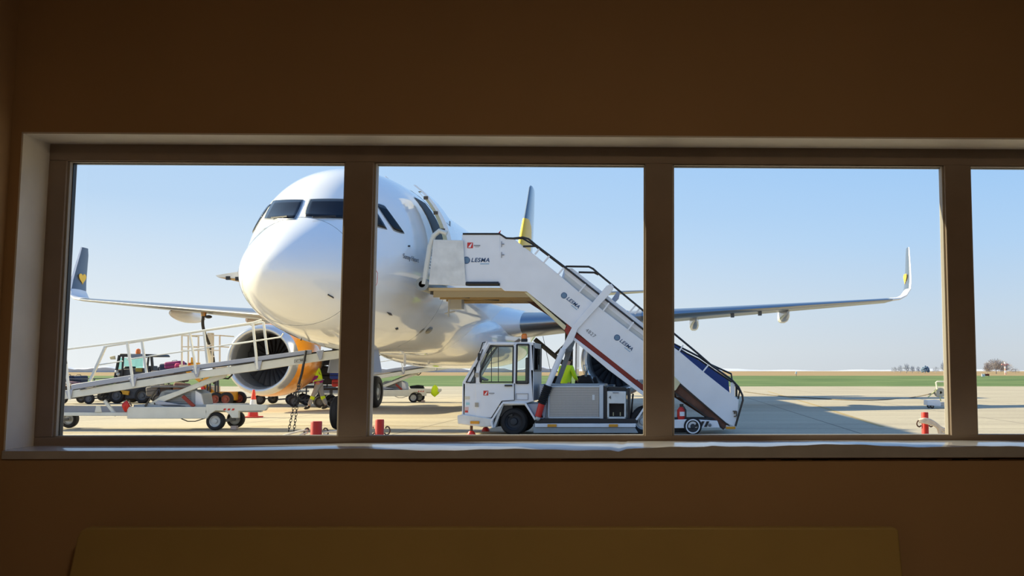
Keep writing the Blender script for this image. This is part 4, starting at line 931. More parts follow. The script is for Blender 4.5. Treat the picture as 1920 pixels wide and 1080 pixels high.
# ================================================================ BELT LOADERS
BY = 21.9
def belt_loader(label, group):
    t = thing('belt_loader', label, 'belt loader', (X(300, BY), BY + .45, 0), group)
    pl_ = lambda pix, Y, th, name, m, bevel=.008, label=None: MB().pprism(pix, Y, th).build(name, m, t, bevel=bevel, label=label)
    BWd = .95
    BWH = mat('loader_white', '#DAD9CF', .4, noise=.08, scale=4)
    # conveyor: side beams, grey top band, belt
    for d in (0, BWd - .06):
        pl_([(20, 744), (131, 727.8 + 5), (580, 664.5), (637, 656), (637, 672), (583, 679.5), (482, 695), (360, 711), (106, 750.6), (20, 762)], BY + d, .06, 'conveyor_beam', BWH)
        pl_([(133, 721), (360, 685), (578, 656), (584, 656), (583, 663), (360, 694), (133, 731)], BY + d - .015, .05, 'beam_top_band', PALEG)
    b = MB(); b.beam(P(150, 731, BY - .02), P(224, 717, BY - .02), .014, .014); b.beam(P(326, 700, BY - .02), P(360, 694.4, BY - .02), .014, .014); b.beam(P(360, 694.4, BY - .02), P(574, 664.6, BY - .02), .014, .014); b.build('black_stripe', BLK, t)
    b = MB(); b.prism([XZ(20, 742, BY), XZ(134, 723, BY), XZ(360, 687, BY), XZ(630, 655, BY), XZ(630, 658, BY), XZ(360, 690, BY), XZ(134, 726, BY), XZ(20, 745, BY)], BY + .06, BY + BWd - .06); b.build('belt', BLACK, t)
    b = MB(); x, z = XZ(20, 753, BY); b.lathe([(.05, .001), (.05, .09), (BWd - .05, .09), (BWd - .05, .001)], (x, BY, z), 'Y', 20); x, z = XZ(637, 664, BY); b.lathe([(.05, .001), (.05, .08), (BWd - .05, .08), (BWd - .05, .001)], (x, BY, z), 'Y', 20); b.build('end_roller', GREY2, t)
    # label plate
    b = MB(); frame_strip(b, [(552, 674.6), (573, 671.8), (573, 677.5), (552, 680.4)], BY - .008, .008, .01); b.build('label_outline', mat('text_grey', '#8C8C90', .6), t)
    text('AT 3008', 'lettering', P(554, 677.3, BY - .006), .055, BLK, t, ang=math.atan(.136), space=1.05)
    # guard rails
    RW = mat('rail_white', '#E4E4DE', .4)
    near = [((121, 657), (131, 749)), ((238.6, 642), (250.7, 725)), ((356, 625), (368.5, 701)), ((474, 606), (483, 692))]
    far = [((266, 639), (275, 701)), ((382, 619), (390, 690)), ((494, 604), (501.5, 664.6))]
    for a, c in near: b = MB(); b.beam(P(*a, BY - .03), P(*c, BY - .03), .05, .035); b.build('guard_post', RW, t)
    for a, c in far: b = MB(); b.beam(P(*a, BY + BWd), P(*c, BY + BWd), .05, .035); b.build('guard_post', RW, t)
    b = MB(); b.beam(P(198, 649.5, BY + BWd), P(169, 714, BY + BWd), .06, .05); b.build('guard_post', RW, t)
    for pix, Y, r in (([(118, 655.5), (238.6, 640.5), (356, 623.5), (474, 605), (490, 600)], BY - .03, .022), ([(198, 649.5), (266, 639), (382, 620), (494, 604)], BY + BWd, .025), ([(186, 684), (230, 677)], BY + BWd, .015), ([(238, 674), (343, 659), (436, 645), (520, 633)], BY + BWd, .016), ([(436, 646), (527, 632), (531, 625)], BY - .03, .018)):
        b = MB(); b.tube([P(x, y, Y) for x, y in pix], r, 8); b.build('guard_rail', RW, t)
    b = MB(); b.beam(P(121, 661, BY - .06), P(124, 682, BY - .06), .03, .04); b.build('control_handle', BLK, t)
    for px, py in ((129, 735), (249, 712), (368, 694), (484, 681), (600, 661)):
        pl_([(px - 8, py - 3), (px + 7, py - 5), (px + 3, py + 13), (px - 1, py + 14)], BY - .045, .03, 'post_bracket', PALEG)
    # chassis
    pl_([(238, 763), (386, 763), (388, 772), (384, 785), (238, 785)], BY - .02, .10, 'chassis_beam', BWH, .012)
    pl_([(386, 758), (500, 759), (501, 764), (497, 770), (447, 771), (447, 784), (434, 784), (430, 777), (420, 770.5), (404, 770), (394, 776), (388, 785), (384, 785)], BY - .02, .10, 'rear_chassis', BWH, .012)
    pl_([(60, 773), (240, 773.5), (240, 780), (60, 779.5)], BY, .10, 'drawbar', BWH)
    pl_([(60, 761), (238, 762), (238, 773), (60, 773)], BY + .35, .2, 'front_frame', PALEG)
    pl_([(200, 763), (490, 762), (490, 773), (200, 773)], BY + .95, .1, 'far_chassis_beam', BWH)
    b = MB(); b.box(X(250, BY), X(430, BY), BY + .08, BY + .95, .52, .58); b.build('chassis_floor', GREY, t)
    for px in (420, 428, 436): pl_([(px, 766), (px + 4, 766), (px + 2, 769.5), (px - 2, 769.5)], BY - .03, .012, 'warning_stripe', RED, 0)
    pl_([(180, 761), (187, 761), (190, 773), (177, 773)], BY - .02, .03, 'bracket', BWH)
    b = MB(); b.beam(P(196, 751, BY + .1), P(218, 779, BY + .1), .05, .06); b.build('tow_strut', BWH, t)
    b = MB(); b.tube([P(340, 785, BY + .1), P(352, 790, BY + .1), P(366, 790, BY + .1), P(385, 784, BY + .1)], .012, 6); b.build('cable', BLK, t)
    for px, Y in ((408.5, BY + .09), (84, BY + .09)):
        x = X(px, Y)
        wheel(t, (x, Y, .385 / 2 + .015), .205, .15, 'Y', rim=.62); wheel(t, (x + .02, Y + .98, .205), .205, .15, 'Y', rim=.62)
        b = MB(); b.tube([(x, Y, .2), (x + .02, Y + .98, .2)], .035, 10); b.build('axle', GREY2, t)
    b = MB(); b.box(X(432, BY), X(443, BY), BY + .1, BY + .22, .01, .10); b.build('wheel_chock', mat('dirty_pink', '#B9A49A', .8), t, bevel=.01)
    # lift arms and engine cowl
    pl_([(279, 757), (300, 744), (330, 734), (416, 699), (424, 703), (420, 708), (350, 735), (300, 756), (322, 763), (290, 763)], BY + .12, .08, 'lift_arm', BWH)
    pl_([(290, 757), (295, 751), (345, 760), (356, 764), (310, 763)], BY + .08, .08, 'lift_arm', PALEG)
    pl_([(279, 757), (300, 744), (330, 734), (416, 699), (424, 703), (420, 708), (350, 735), (300, 756)], BY + .80, .08, 'lift_arm', BWH)
    hd = MB(); hd.pprism([(292, 752), (302, 734), (312, 731), (366, 731), (378, 738), (382, 762), (300, 762)], BY + .22, .5); hd.build('engine_cowl', GREY, t, bevel=.02)
    b = MB()
    for i in range(7): b.beam(P(308 + i, 737 + 3.2 * i, BY + .21), P(358, 737 + 3.2 * i, BY + .21), .012, .016)
    b.build('cowl_louvre', GREY2, t)
    pl_([(366, 732), (377, 739), (382, 762), (366, 762)], BY + .2, .04, 'cowl_end', WHITE)
    b = MB(); b.beam(P(343, 743, BY + .06), P(364, 762, BY + .06), .05, .07); b.build('cylinder', REDB, t, label='red-brown cylinder')
    b = MB(); b.beam(P(292, 732, BY + .05), P(272, 762, BY + .05), .03, .03); b.tube([P(289, 755, BY + .1), P(291, 762, BY + .1), P(300, 762, BY + .1)], .012, 6); b.build('prop_rod', mat('dark_linkage', '#4A443A', .6), t)
    b = MB(); b.tube([P(418, 709, BY + .3), P(428, 710, BY + .3), P(436, 702, BY + .3)], .02, 6); b.build('hose', BLK, t)
    return t
near_loader = belt_loader('white belt loader in front of the orange engine, red cloth hung on its drawbar', 'belt loaders at the airliner')
far_loader = copy_tree(near_loader)
far_loader.location = near_loader.location + Vector((-.42, 19.1, 0)); far_loader['label'] = 'distant white belt loader seen behind the nose gear, dark jacket lying on its chassis'
# chains hanging from the near loader
pa, pb = P(574, 657, BY - .08), P(541, 811, BY - .5); pb.z = .02
chm = MB(); chm.tube([pa, P(566, 700, BY - .1), P(560, 720, BY - .12)], .028, 8); chm.build('strap', BLK, near_loader)
def chain(a, b_, n, r, name, parent, m=BLK):
    mb = MB(); a = Vector(a); b_ = Vector(b_); d = (b_ - a) / n; up = Vector((0, 1, 0)); sd = d.normalized().cross(up).normalized(); ax = d.normalized()
    for i in range(n):
        c = a + d * (i + .5); e = sd if i % 2 == 0 else up; L_ = d.length * .68
        pts = [c + ax * (L_ * math.cos(t)) + e * (r * 2.1 * math.sin(t)) for t in [2 * PI * k / 12 for k in range(13)]]
        mb.tube(pts, r * .55, 6, cap=False)
    return mb.build(name, m, parent)
c0_ = P(560, 719, BY - .12)
chain(c0_, pb, 16, .012, 'chain', near_loader); chain(c0_ + Vector((.03, 0, 0)), pb + Vector((.11, .02, 0)), 16, .012, 'chain', near_loader)

def cloth(name, label, cat, c, sx, sy, sz, m, seed=0, group=None, fold=.25, n=18):
    random.seed(seed); b = MB(); ph = [random.uniform(0, 6) for _ in range(6)]; rg = []
    c = Vector(c)
    for i in range(n + 1):
        p = PI * i / n; r = []
        for k in range(n * 2):
            t = 2 * PI * k / (n * 2)
            f = 1 + fold * (math.sin(3 * t + ph[0] + 2 * math.cos(p)) * .5 + math.sin(5 * t + ph[1]) * .3 + math.sin(4 * p + ph[2]) * .3)
            r.append(c + Vector((sx * math.sin(p) * math.cos(t) * f, sy * math.sin(p) * math.sin(t) * f, sz * math.cos(p) * (1 + fold * .3 * math.sin(2 * t + ph[3])))))
        rg.append(r)
    b.loft(rg); return tag(b.build(name, m, smooth=70), label, cat, group)
q = P(235, 762, BY - .02); cloth('red_cloth', 'crumpled red cloth hung over the near belt loader drawbar', 'cloth', q + Vector((0, .03, .0)), .075, .09, .125, RED, 3)
q = P(244, 753, BY - .02); b = MB(); b.tube([q + Vector((-.03, 0, .03)), q + Vector((.04, 0, -.1))], .014, 6); tag(b.build('hand_lever', mat('latch_brown', '#5A4A38', .5)), 'thin dark lever sticking up beside the red cloth on the drawbar', 'lever')
q = P(782, 727, 41.1); cloth('jacket', 'dark jacket lying on the chassis of the distant belt loader', 'jacket', q + Vector((0, .1, .02)), .30, .16, .09, mat('black_cloth', '#15151A', .9), 5, fold=.35)
q = P(815, 732, 41.0); cloth('safety_vest', 'bright yellow safety vest hanging on the end of the distant belt loader', 'vest', q + Vector((.0, .02, -.02)), .17, .07, .24, HIVIS, 8, fold=.3)
q = P(108, 756, 30); cloth('safety_vest', 'bright yellow safety vest at the left edge below the conveyor', 'vest', q, .08, .06, .11, HIVIS, 9)

# ================================================================ PEOPLE
def skinned(name, verts, edges, radii, m, parent, sub=2):
    base = parent_base(parent); me = bpy.data.meshes.new(name); me.from_pydata([tuple(Vector(v) - base) for v in verts], edges, [])
    me.materials.append(m); o = bpy.data.objects.new(name, me); C.objects.link(o); o.parent = parent
    md = o.modifiers.new('skin', 'SKIN'); md.use_smooth_shade = True
    if not me.skin_vertices: 
        bm = bmesh.new(); bm.from_mesh(me); bm.verts.layers.skin.verify(); bm.to_mesh(me); bm.free()
    for i, r in enumerate(radii): me.skin_vertices[0].data[i].radius = (r, r) if not isinstance(r, tuple) else r
    me.skin_vertices[0].data[0].use_root = True
    s_ = o.modifiers.new('sub', 'SUBSURF'); s_.levels = sub; s_.render_levels = sub
    return o
def person(label, base, facing, J, top, pants, boots, knee=None, band=None):
    """J: joint positions in the person's own frame (x right, y forward, z up)"""
    base = Vector(base); R = Matrix.Rotation(facing, 3, 'Z'); W = lambda v: base + R @ Vector(v)
    t = thing('person', label, 'person', base)
    j = {k: W(v) for k, v in J.items()}
    V, E, Rr = [], [], []
    def add(p, r, par=None):
        V.append(p); Rr.append(r)
        if par is not None: E.append((par, len(V) - 1))
        return len(V) - 1
    pel = add(j['pelvis'], .13); wst = add(j['waist'], .125, pel); ch = add(j['chest'], .15, wst); nk = add(j['neck'], .055, ch)
    hd0 = add(j['neck'].lerp(j['head'], .55), .075, nk); hd = add(j['head'], .095, hd0); add(j['head'] + (j['head'] - j['neck']).normalized() * .09, .07, hd)
    for s in 'lr':
        a = add(j['sh' + s], .065, ch); b_ = add(j['el' + s], .042, a); c_ = add(j['wr' + s], .03, b_)
        d = (j['wr' + s] - j['el' + s]).normalized(); side = d.cross(Vector((0, 0, 1)));
        side = side.normalized() if side.length > .1 else R @ Vector((1, 0, 0))
        pm = add(j['wr' + s] + d * .06, (.036, .02), c_)
        for k in range(4):
            o_ = side * (-.027 + .018 * k); L_ = (.055, .065, .062, .05)[k]
            f0 = add(j['wr' + s] + d * .10 + o_, .009, pm); f1 = add(j['wr' + s] + d * (.10 + L_ * .5) + o_ + Vector((0, 0, -.008)), .008, f0); add(j['wr' + s] + d * (.10 + L_ * .85) + o_ + R @ Vector((0, .01, -.02)), .007, f1)
        th = add(j['wr' + s] + d * .045 - side * .04, .010, pm); add(j['wr' + s] + d * .085 - side * .055, .008, th)
        a = add(j['hip' + s], .085, pel); b_ = add(j['kn' + s], .06, a); c_ = add(j['an' + s], .035, b_); add(j['an' + s] + R @ Vector((0, .10, -.05)), .02, c_)
    body = skinned('body', V, E, Rr, SKIN, t)
    up = (j['head'] - j['neck']).normalized(); fw = (R @ Vector(J.get('look', (0, 1, 0)))).normalized(); hc = j['head']; rt = fw.cross(up).normalized()
    b = MB(); b.ball(hc + fw * .095, .016); b.ball(hc + fw * .10 - up * .02, .014); b.build('nose', SKIN, t)
    b = MB()
    for s in (-1, 1): b.ball(hc + fw * .085 + rt * s * .034 + up * .01, .012)
    b.build('eyes', BLK, t)
    b = MB(); b.beam(hc + fw * .088 - up * .05 - rt * .022, hc + fw * .088 - up * .05 + rt * .022, .008, .006); b.build('mouth', mat('lip', '#8A4A40', .6), t)
    b = MB()
    for s in (-1, 1): b.ball(hc + rt * s * .095, .022, sq=(.6, 1, 1.3))
    b.build('ears', SKIN, t)
    b = MB(); b.ball(hc - fw * .018 + up * .035, .107, 16, (1, 1.02, .95)); b.build('hair', HAIR, t)
    # clothes: jacket (torso and sleeves), trousers, boots
    V2, E2, R2 = [j['waist'] - (j['chest'] - j['waist']) * .85, j['waist'], j['chest'], j['chest'].lerp(j['neck'], .6)], [(0, 1), (1, 2), (2, 3)], [.165, .158, .178, .09]
    for s in 'lr':
        n0 = len(V2); V2 += [j['sh' + s], j['el' + s], j['wr' + s].lerp(j['el' + s], .1)]; E2 += [(2, n0), (n0, n0 + 1), (n0 + 1, n0 + 2)]; R2 += [.085, .062, .05]
    jk = skinned('jacket', V2, E2, R2, top, t)
    if band:
        b = MB(); ax = (j['chest'] - j['waist']).normalized(); q = j['waist'] + ax * .04
        V4 = [q - ax * .25, q - ax * .02]; skinned('jacket_lower', V4, [(0, 1)], [.182, .188], band, t)
        for s in 'lr': skinned('sleeve', [j['el' + s].lerp(j['sh' + s], .2), j['el' + s], j['wr' + s].lerp(j['el' + s], .12)], [(0, 1), (1, 2)], [.072, .070, .056], band, t)
        b.tube([q - ax * .06 + (R @ Vector((math.cos(a), math.sin(a), 0))) * .185 for a in [2 * PI * k / 20 for k in range(21)]], .016, 6, cap=False); b.build('reflective_band', mat('reflective', '#C9CBD0', .3, metal=.4), t)
    V3, E3, R3 = [j['pelvis'] + Vector((0, 0, .06)), j['pelvis']], [(0, 1)], [.148, .152]
    for s in 'lr':
        n0 = len(V3); V3 += [j['hip' + s], j['kn' + s], j['an' + s] + Vector((0, 0, .04))]; E3 += [(1, n0), (n0, n0 + 1), (n0 + 1, n0 + 2)]; R3 += [.108, .082, .07]
    skinned('trousers', V3, E3, R3, pants, t)
    for s in 'lr':
        skinned('boot', [j['an' + s] + Vector((0, 0, .05)), j['an' + s] - Vector((0, 0, .03)), j['an' + s] + R @ Vector((0, .09, -.05)), j['an' + s] + R @ Vector((0, .17, -.055))], [(0, 1), (1, 2), (2, 3)], [.065, .062, .058, .050], boots, t)
        if knee:
            a, b_ = j['kn' + s], j['an' + s]; skinned('knee_panel', [a.lerp(b_, .04), a.lerp(b_, .48)], [(0, 1)], [.088, .086], knee, t)
    return t
PB = Vector((*Gp(596, 768), 0))
person('person walking beside the orange engine in yellow and purple jacket, grey trousers', PB, PI / 2 + .15,
       {'pelvis': (0, -.02, .93), 'waist': (0, .02, 1.06), 'chest': (0, .07, 1.32), 'neck': (0, .11, 1.50), 'head': (0, .15, 1.64),
        'shl': (-.19, .06, 1.42), 'ell': (-.24, .03, 1.14), 'wrl': (-.22, .22, 1.0), 'shr': (.19, .08, 1.42), 'elr': (.24, .16, 1.16), 'wrr': (.20, .38, 1.06),
        'hipl': (-.10, -.02, .88), 'knl': (-.12, .13, .52), 'anl': (-.12, .28, .11), 'hipr': (.10, -.02, .88), 'knr': (.11, -.10, .52), 'anr': (.11, -.26, .11)},
       HIVIS, TROUS, BLK, knee=HIVIS, band=PURPLE)
PB2 = Vector((P(1060, 690, 28.5).x, 28.5, 0))
person('person in a yellow high-visibility top behind the stair truck lift arms', PB2, -.5,
       {'pelvis': (0, 0, .95), 'waist': (0, .02, 1.08), 'chest': (0, .06, 1.34), 'neck': (0, .12, 1.53), 'head': (0, .19, 1.66),
        'shl': (-.19, .05, 1.44), 'ell': (-.27, .08, 1.17), 'wrl': (-.20, .28, 1.08), 'shr': (.19, .05, 1.44), 'elr': (.27, .10, 1.17), 'wrr': (.22, .30, 1.08),
        'hipl': (-.10, 0, .90), 'knl': (-.12, .03, .50), 'anl': (-.12, 0, .11), 'hipr': (.10, 0, .90), 'knr': (.12, .03, .50), 'anr': (.12, 0, .11)},
       HIVIS, BLUEC, BLK)

# ================================================================ TRACTOR, CARTS AND LUGGAGE (left background)
TY = 40.0
tr_ = thing('baggage_tractor', 'dark baggage tractor with an open green-glazed cab and orange beacon behind the conveyor', 'tractor', (X(252, TY), TY + .8, 0))
def tp(pix, Y, th, name, m, bevel=.01, parent=tr_): return MB().pprism(pix, Y, th).build(name, m, parent, bevel=bevel)
TG = mat('tractor_grey', '#3A3D44', .5)
for d in (0, 1.3):
    b = MB(); b.beam(P(224, 666, TY + d), P(216, 708, TY + d), .08, .08); b.beam(P(231, 668, TY + d), P(229, 705, TY + d), .06, .06); b.beam(P(284, 667, TY + d), P(287, 700, TY + d), .08, .08); b.beam(P(279, 667, TY + d), P(276, 692, TY + d), .06, .06); b.build('cab_post', BLK, tr_)
b = MB(); b.prism([XZ(224, 669, TY), XZ(226, 663, TY), XZ(284, 664, TY), XZ(287, 667, TY), XZ(287, 669, TY)], TY - .05, TY + 1.4); b.build('cab_roof', BLK, tr_, bevel=.02)
tp([(245, 664), (267, 663.5), (269, 671), (246, 671)], TY - .1, .3, 'roof_unit', mat('blue_grey_paint', '#6D7B92', .5))
b = MB(); q = P(259, 664, TY + .3); b.lathe([(0, .09), (.1, .1), (.2, .08), (.24, .001)], q, 'Z', 16); b.build('beacon', HIORANGE, tr_)
tp([(223, 671), (230, 670), (229, 692), (220, 692)], TY + .05, .01, 'side_glass', GGLASS, 0); tp([(232, 671), (268, 671), (268, 691), (233, 691)], TY + .7, .01, 'cab_glass', GGLASS, 0)
tp([(230, 692), (233, 687), (243, 687), (246, 704), (230, 704)], TY + .4, .5, 'seat', BLK, .03); tp([(218, 692), (278, 690), (281, 708), (282, 748), (215, 748), (216, 708)], TY + .1, 1.2, 'tractor_body', TG, .04)
tp([(254, 690), (266, 690), (266, 697), (254, 697)], TY + .05, .1, 'engine_panel', mat('olive_yellow', '#8A7A2C', .6))
tp([(276, 686), (282, 686), (284, 700), (275, 700)], TY + .2, .6, 'driver_seat', BLK, .03)
for px, py in ((219, 697), (222, 702)):
    b = MB(); b.ball(P(px, py, TY), .08); b.build('headlamp', RIM, tr_)
tp([(205, 669), (215, 667), (216, 674), (207, 674)], TY + .1, .05, 'mirror', CREAM, .01)
for px in (220, 268): 
    for d in (.1, 1.25): wheel(tr_, (X(px, TY), TY + d, .32), .32, .24, 'Y', mats=[BLACK, mat('cart_rim', '#5C5E63', .6)])
tp([(224, 732), (242, 733), (240, 741), (226, 739)], TY - .02, .08, 'yellow_bracket', YEL)
def cart(px, Y, L_, label, m=GREY2, high=.55, body=True, name='baggage_cart'):
    x = X(px, Y); t = thing(name, label, 'cart', (x, Y + .7, 0), 'baggage carts on the apron')
    b = MB(); b.box(x - L_ / 2, x + L_ / 2, Y, Y + 1.4, high - .08, high); b.build('deck', m, t, bevel=.01)
    b = MB()
    for sx in (-.36, .36):
        b.beam((x + sx * L_, Y + .1, high - .08), (x + sx * L_ * .85, Y + .1, .22), .04, .04); b.beam((x + sx * L_, Y + .1, high - .08), (x + sx * L_ * 1.15, Y + .1, .22), .04, .04)
        b.beam((x + sx * L_, Y + 1.3, high - .08), (x + sx * L_, Y + 1.3, .22), .04, .04); b.beam((x + sx * L_, Y + .05, .22), (x + sx * L_, Y + 1.35, .22), .05, .05)
    b.beam((x - L_ / 2, Y + .7, .3), (x - L_ / 2 - .7, Y + .7, .25), .05, .05); b.build('undercarriage', mat('cart_blue_black', '#2A2F3C', .6), t)
    for sx in (-.36, .36):
        for d in (.06, 1.34): wheel(t, (x + sx * L_, Y + d, .21), .21, .12, 'Y', mats=[BLACK, mat('cart_rim', '#5C5E63', .6)])
    if body:
        b = MB()
        for sx in (-.48, .48):
            for d in (.05, 1.35): b.beam((x + sx * L_, Y + d, high), (x + sx * L_, Y + d, high + .42), .04, .04)
        for d in (.05, 1.35): b.beam((x - .48 * L_, Y + d, high + .4), (x + .48 * L_, Y + d, high + .4), .03, .03)
        b.build('side_rail', m, t)
    return t
cart(143, 39.2, 1.5, 'baggage cart loaded with bags at the far left, behind the conveyor foot', high=.62)
cart(182, 42.2, 1.4, 'baggage cart between the loaded far left cart and the tractor', body=False)
cart(332, 39.0, 2.1, 'baggage cart carrying pink and dark bags, seen above the conveyor right of the tractor', high=.75)
cart(517, 38.5, 1.7, 'empty low baggage cart standing under the orange engine cowl', body=False, high=.55)
dk = cart(632, 35.2, 1.7, 'dark baggage cart stacked with dark suitcases right of the walking person', m=mat('cart_dark', '#1F222B', .6), high=.72)
def bag(px, py, Y, w_, h_, d_, col, label, rot=0, cat='suitcase', z=None, grp='luggage on the carts'):
    p = P(px, py, Y); 
    if z is not None: p.z = z + h_ / 2
    m = mat('bag' + col[1:], col, .75, noise=.1, scale=9)
    t = thing('suitcase' if cat == 'suitcase' else 'duffel_bag', label, cat, (p.x, Y + d_ / 2, p.z - h_ / 2), grp)
    b = MB(); b.box(-w_ / 2, w_ / 2, 0, d_, -h_ / 2, h_ / 2)
    R = Matrix.Rotation(rot, 3, 'Y'); b.v = [R @ v + Vector((p.x, Y, p.z)) for v in b.v]; o = b.build('shell', m, t, bevel=min(.07, h_ * .3)); o.modifiers['bevel'].segments = 4
    b = MB(); c_ = Vector((p.x, Y + d_ / 2, p.z)); b.tube([c_ + R @ Vector((-w_ * .18, 0, h_ / 2 - .01)), c_ + R @ Vector((-w_ * .14, 0, h_ / 2 + .04)), c_ + R @ Vector((w_ * .14, 0, h_ / 2 + .04)), c_ + R @ Vector((w_ * .18, 0, h_ / 2 - .01))], .012, 6); b.build('handle', BLK, t)
    b = MB(); b.v = []; b.box(-w_ / 2 + .03, w_ / 2 - .03, -.006, .004, -.012, .012); b.v = [R @ v + Vector((p.x, Y, p.z)) for v in b.v]; b.build('zip', BLK, t)
    return t
bag(121, 714, 39.3, .5, .42, .5, '#23314F', 'dark blue rounded bag on the far left cart, left of the guard post'); bag(140, 714, 39.5, .55, .42, .5, '#3D4A62', 'slate blue bag on the far left cart, right of the guard post')
bag(133, 722, 39.1, .5, .3, .3, '#8A6C74', 'dusty mauve bag low on the far left cart', rot=.1); bag(148, 716, 39.9, .3, .4, .4, '#1C2A33', 'black-green case at the right end of the far left cart')
bag(120, 727, 38.9, .45, .26, .25, '#7A5A48', 'brown bag low on the far left cart', rot=-.2, cat='bag'); bag(122, 720, 38.8, .28, .14, .2, '#E6DCCB', 'cream bag resting on the brown bag', rot=.2, cat='bag'); bag(108, 729, 38.9, .3, .4, .3, '#C2A98C', 'tan bag at the very left edge of the carts', cat='bag')
bag(318, 688, 39.6, .9, .32, .6, '#25345A', 'navy bag on the cart right of the tractor', cat='bag', rot=-.08); bag(322, 684, 39.5, .65, .28, .5, '#8C2E72', 'magenta bag on top of the navy bag', cat='bag', rot=-.1); bag(332, 688, 39.4, .25, .3, .3, '#C23A76', 'bright pink bag at the right end of the navy bag', cat='bag')
bag(304, 692, 39.7, .4, .22, .4, '#1E2638', 'black-blue bag left of the navy bag', cat='bag'); bag(295, 706, 39.6, .6, .5, .6, '#3B3442', 'dark purple case under the bags right of the tractor'); bag(322, 705, 39.7, .9, .5, .6, '#5B4A42', 'wide brown case under the magenta bag')
for k, (px, c, l_) in enumerate(((284, '#6E6A66', 'grey case at the left end of the cart right of the tractor'), (309, '#4B3B34', 'dark brown case in the middle of the cart right of the tractor'), (335, '#7B5A4A', 'reddish brown case at the right end of the cart right of the tractor'))): bag(px, 733 - 3 * k, 39.1, .5, .38, .5, c, l_, rot=.15 * (k - 1))
for k, (px, py, c, w_, l_) in enumerate(((611, 712, '#1B2030', .5, 'black suitcase at the left end of the dark cart'), (611, 695, '#161A26', .55, 'black suitcase standing on the left suitcase of the dark cart'), (611, 676, '#20263A', .6, 'topmost dark suitcase above the walking person'), (632, 713, '#14161C', .5, 'black suitcase on the dark cart under the red suitcase'), (632, 718, '#B5343C', .42, 'red suitcase under the blue suitcase on the dark cart'), (630, 704, '#1F3FA0', .5, 'blue suitcase on the dark cart beside the nose gear'), (632, 684, '#191C26', .55, 'dark suitcase above the blue suitcase'))):
    bag(px, py, 35.3 - (.25 if k in (4, 5) else 0), w_, .34 if k not in (4, 5) else .28, .5, c, l_, grp='suitcases on the dark cart')
bag(565, 713, 36.4, .6, .22, .5, '#C0332C', 'red flat case under the right side of the orange engine', grp='luggage on the carts')
cart(575, 36.3, 1.3, 'small dark cart with a red case behind the walking person', m=mat('cart_dark', '#1F222B', .6), body=False, high=.78)

# ================================================================ REFUELLING PLATFORM AND HOSE
RY = 36.6
rp = thing('refuelling_platform', 'yellow wheeled refuelling platform with a white railed basket under the left wing', 'platform', (X(380, RY), RY + .8, 0))
def rpp(pix, Y, th, name, m, bevel=.008): return MB().pprism(pix, Y, th).build(name, m, rp, bevel=bevel)
CG = mat('cage_cream', '#E3DCC6', .5)
for d in (0, 1.2):
    for px in (341, 353, 372, 398, 412):
        b = MB(); b.beam(P(px, 628, RY + d), P(px, 686, RY + d), .045, .045); b.build('basket_post', CG, rp)
    for py in (629, 650, 657): b = MB(); b.beam(P(340, py, RY + d), P(413, py, RY + d), .04, .04); b.build('basket_rail', CG, rp)
for px in (341, 412):
    b = MB()
    for py in (629, 650): b.beam(P(px, py, RY), P(px, py, RY) + Vector((0, 1.2, 0)), .04, .04)
    b.build('basket_rail', CG, rp)
rpp([(388, 624), (397, 624), (397, 684), (388, 684)], RY + .5, .2, 'ladder_column', CG)
rpp([(336, 684), (416, 684), (416, 690), (336, 690)], RY, 1.25, 'basket_floor', CG)
rpp([(352, 680), (371, 680), (371, 690), (352, 690)], RY - .1, .2, 'control_box', YEL); rpp([(358, 670), (362, 670), (363, 682), (357, 682)], RY - .1, .08, 'control_lever', YEL); rpp([(353, 681), (357, 681), (357, 684), (353, 684)], RY - .12, .03, 'red_button', RED)
for i in range(2):
    for s in (0, 1):
        b = MB(); b.beam(P(345 + 4 * i if s else 408, 692, RY + .2 + .8 * i), P(405 if s else 350, 738, RY + .2 + .8 * i), .08, .08); b.build('scissor_arm', YEL, rp)
rpp([(382, 735), (424, 735), (424, 752), (382, 754)], RY + .1, 1.1, 'base', YEL, .02); rpp([(350, 738), (384, 738), (384, 750), (350, 750)], RY + .3, .9, 'base_rear', YEL, .02)
rpp([(386, 724), (402, 724), (402, 736), (386, 736)], RY + .2, .5, 'pump_box', CG); b = MB()
for px in (389, 394, 404, 409): b.beam(P(px, 712, RY + .1), P(px, 735, RY + .1), .05, .05)
b.build('pump_pipe', BLK, rp)
rpp([(376, 726), (382, 724), (384, 736), (378, 736)], RY + .1, .2, 'red_valve', RED)
for px in (405, 425, 352):
    for d in (.05, 1.2): wheel(rp, (X(px, RY), RY + d, .27), .27, .16, 'Y', mats=[BLACK, mat('rim_brown', '#8B4A3A', .6)])
hp = [P(382, 588, 36.0), P(380, 605, 36.1), P(383, 622, 36.3), P(392, 645, 36.8), P(398, 662, 37.0), P(401, 684, 37.1), P(402, 720, 37.2)]
def spline(pts, n=8):
    out = []
    for i in range(len(pts) - 1):
        p0, p1, p2, p3 = pts[max(0, i - 1)], pts[i], pts[i + 1], pts[min(len(pts) - 1, i + 2)]
        for k in range(n): t = k / n; out.append(.5 * ((2 * p1) + (p2 - p0) * t + (2 * p0 - 5 * p1 + 4 * p2 - p3) * t * t + (3 * p1 - p0 - 3 * p2 + p3) * t ** 3))
    return out + [pts[-1]]
fh = thing('fuel_hose', 'black fuel hose hanging from under the left wing to the refuelling platform', 'hose', (hp[-1].x, hp[-1].y, hp[-1].z))
b = MB(); b.tube(spline(hp), .055, 10); b.build('hose', BLK, fh)
b = MB(); b.lathe([(-.1, .09), (.12, .10), (.2, .07)], hp[0], 'Z', 16); b.build('coupling', mat('brass', '#9C7A4A', .4, metal=.6), fh)
b = MB(); q = P(391, 594, 36.0); b.ball(q, .11, sq=(1.2, 1, .6)); b.build('drain_cap', BLK, fh)
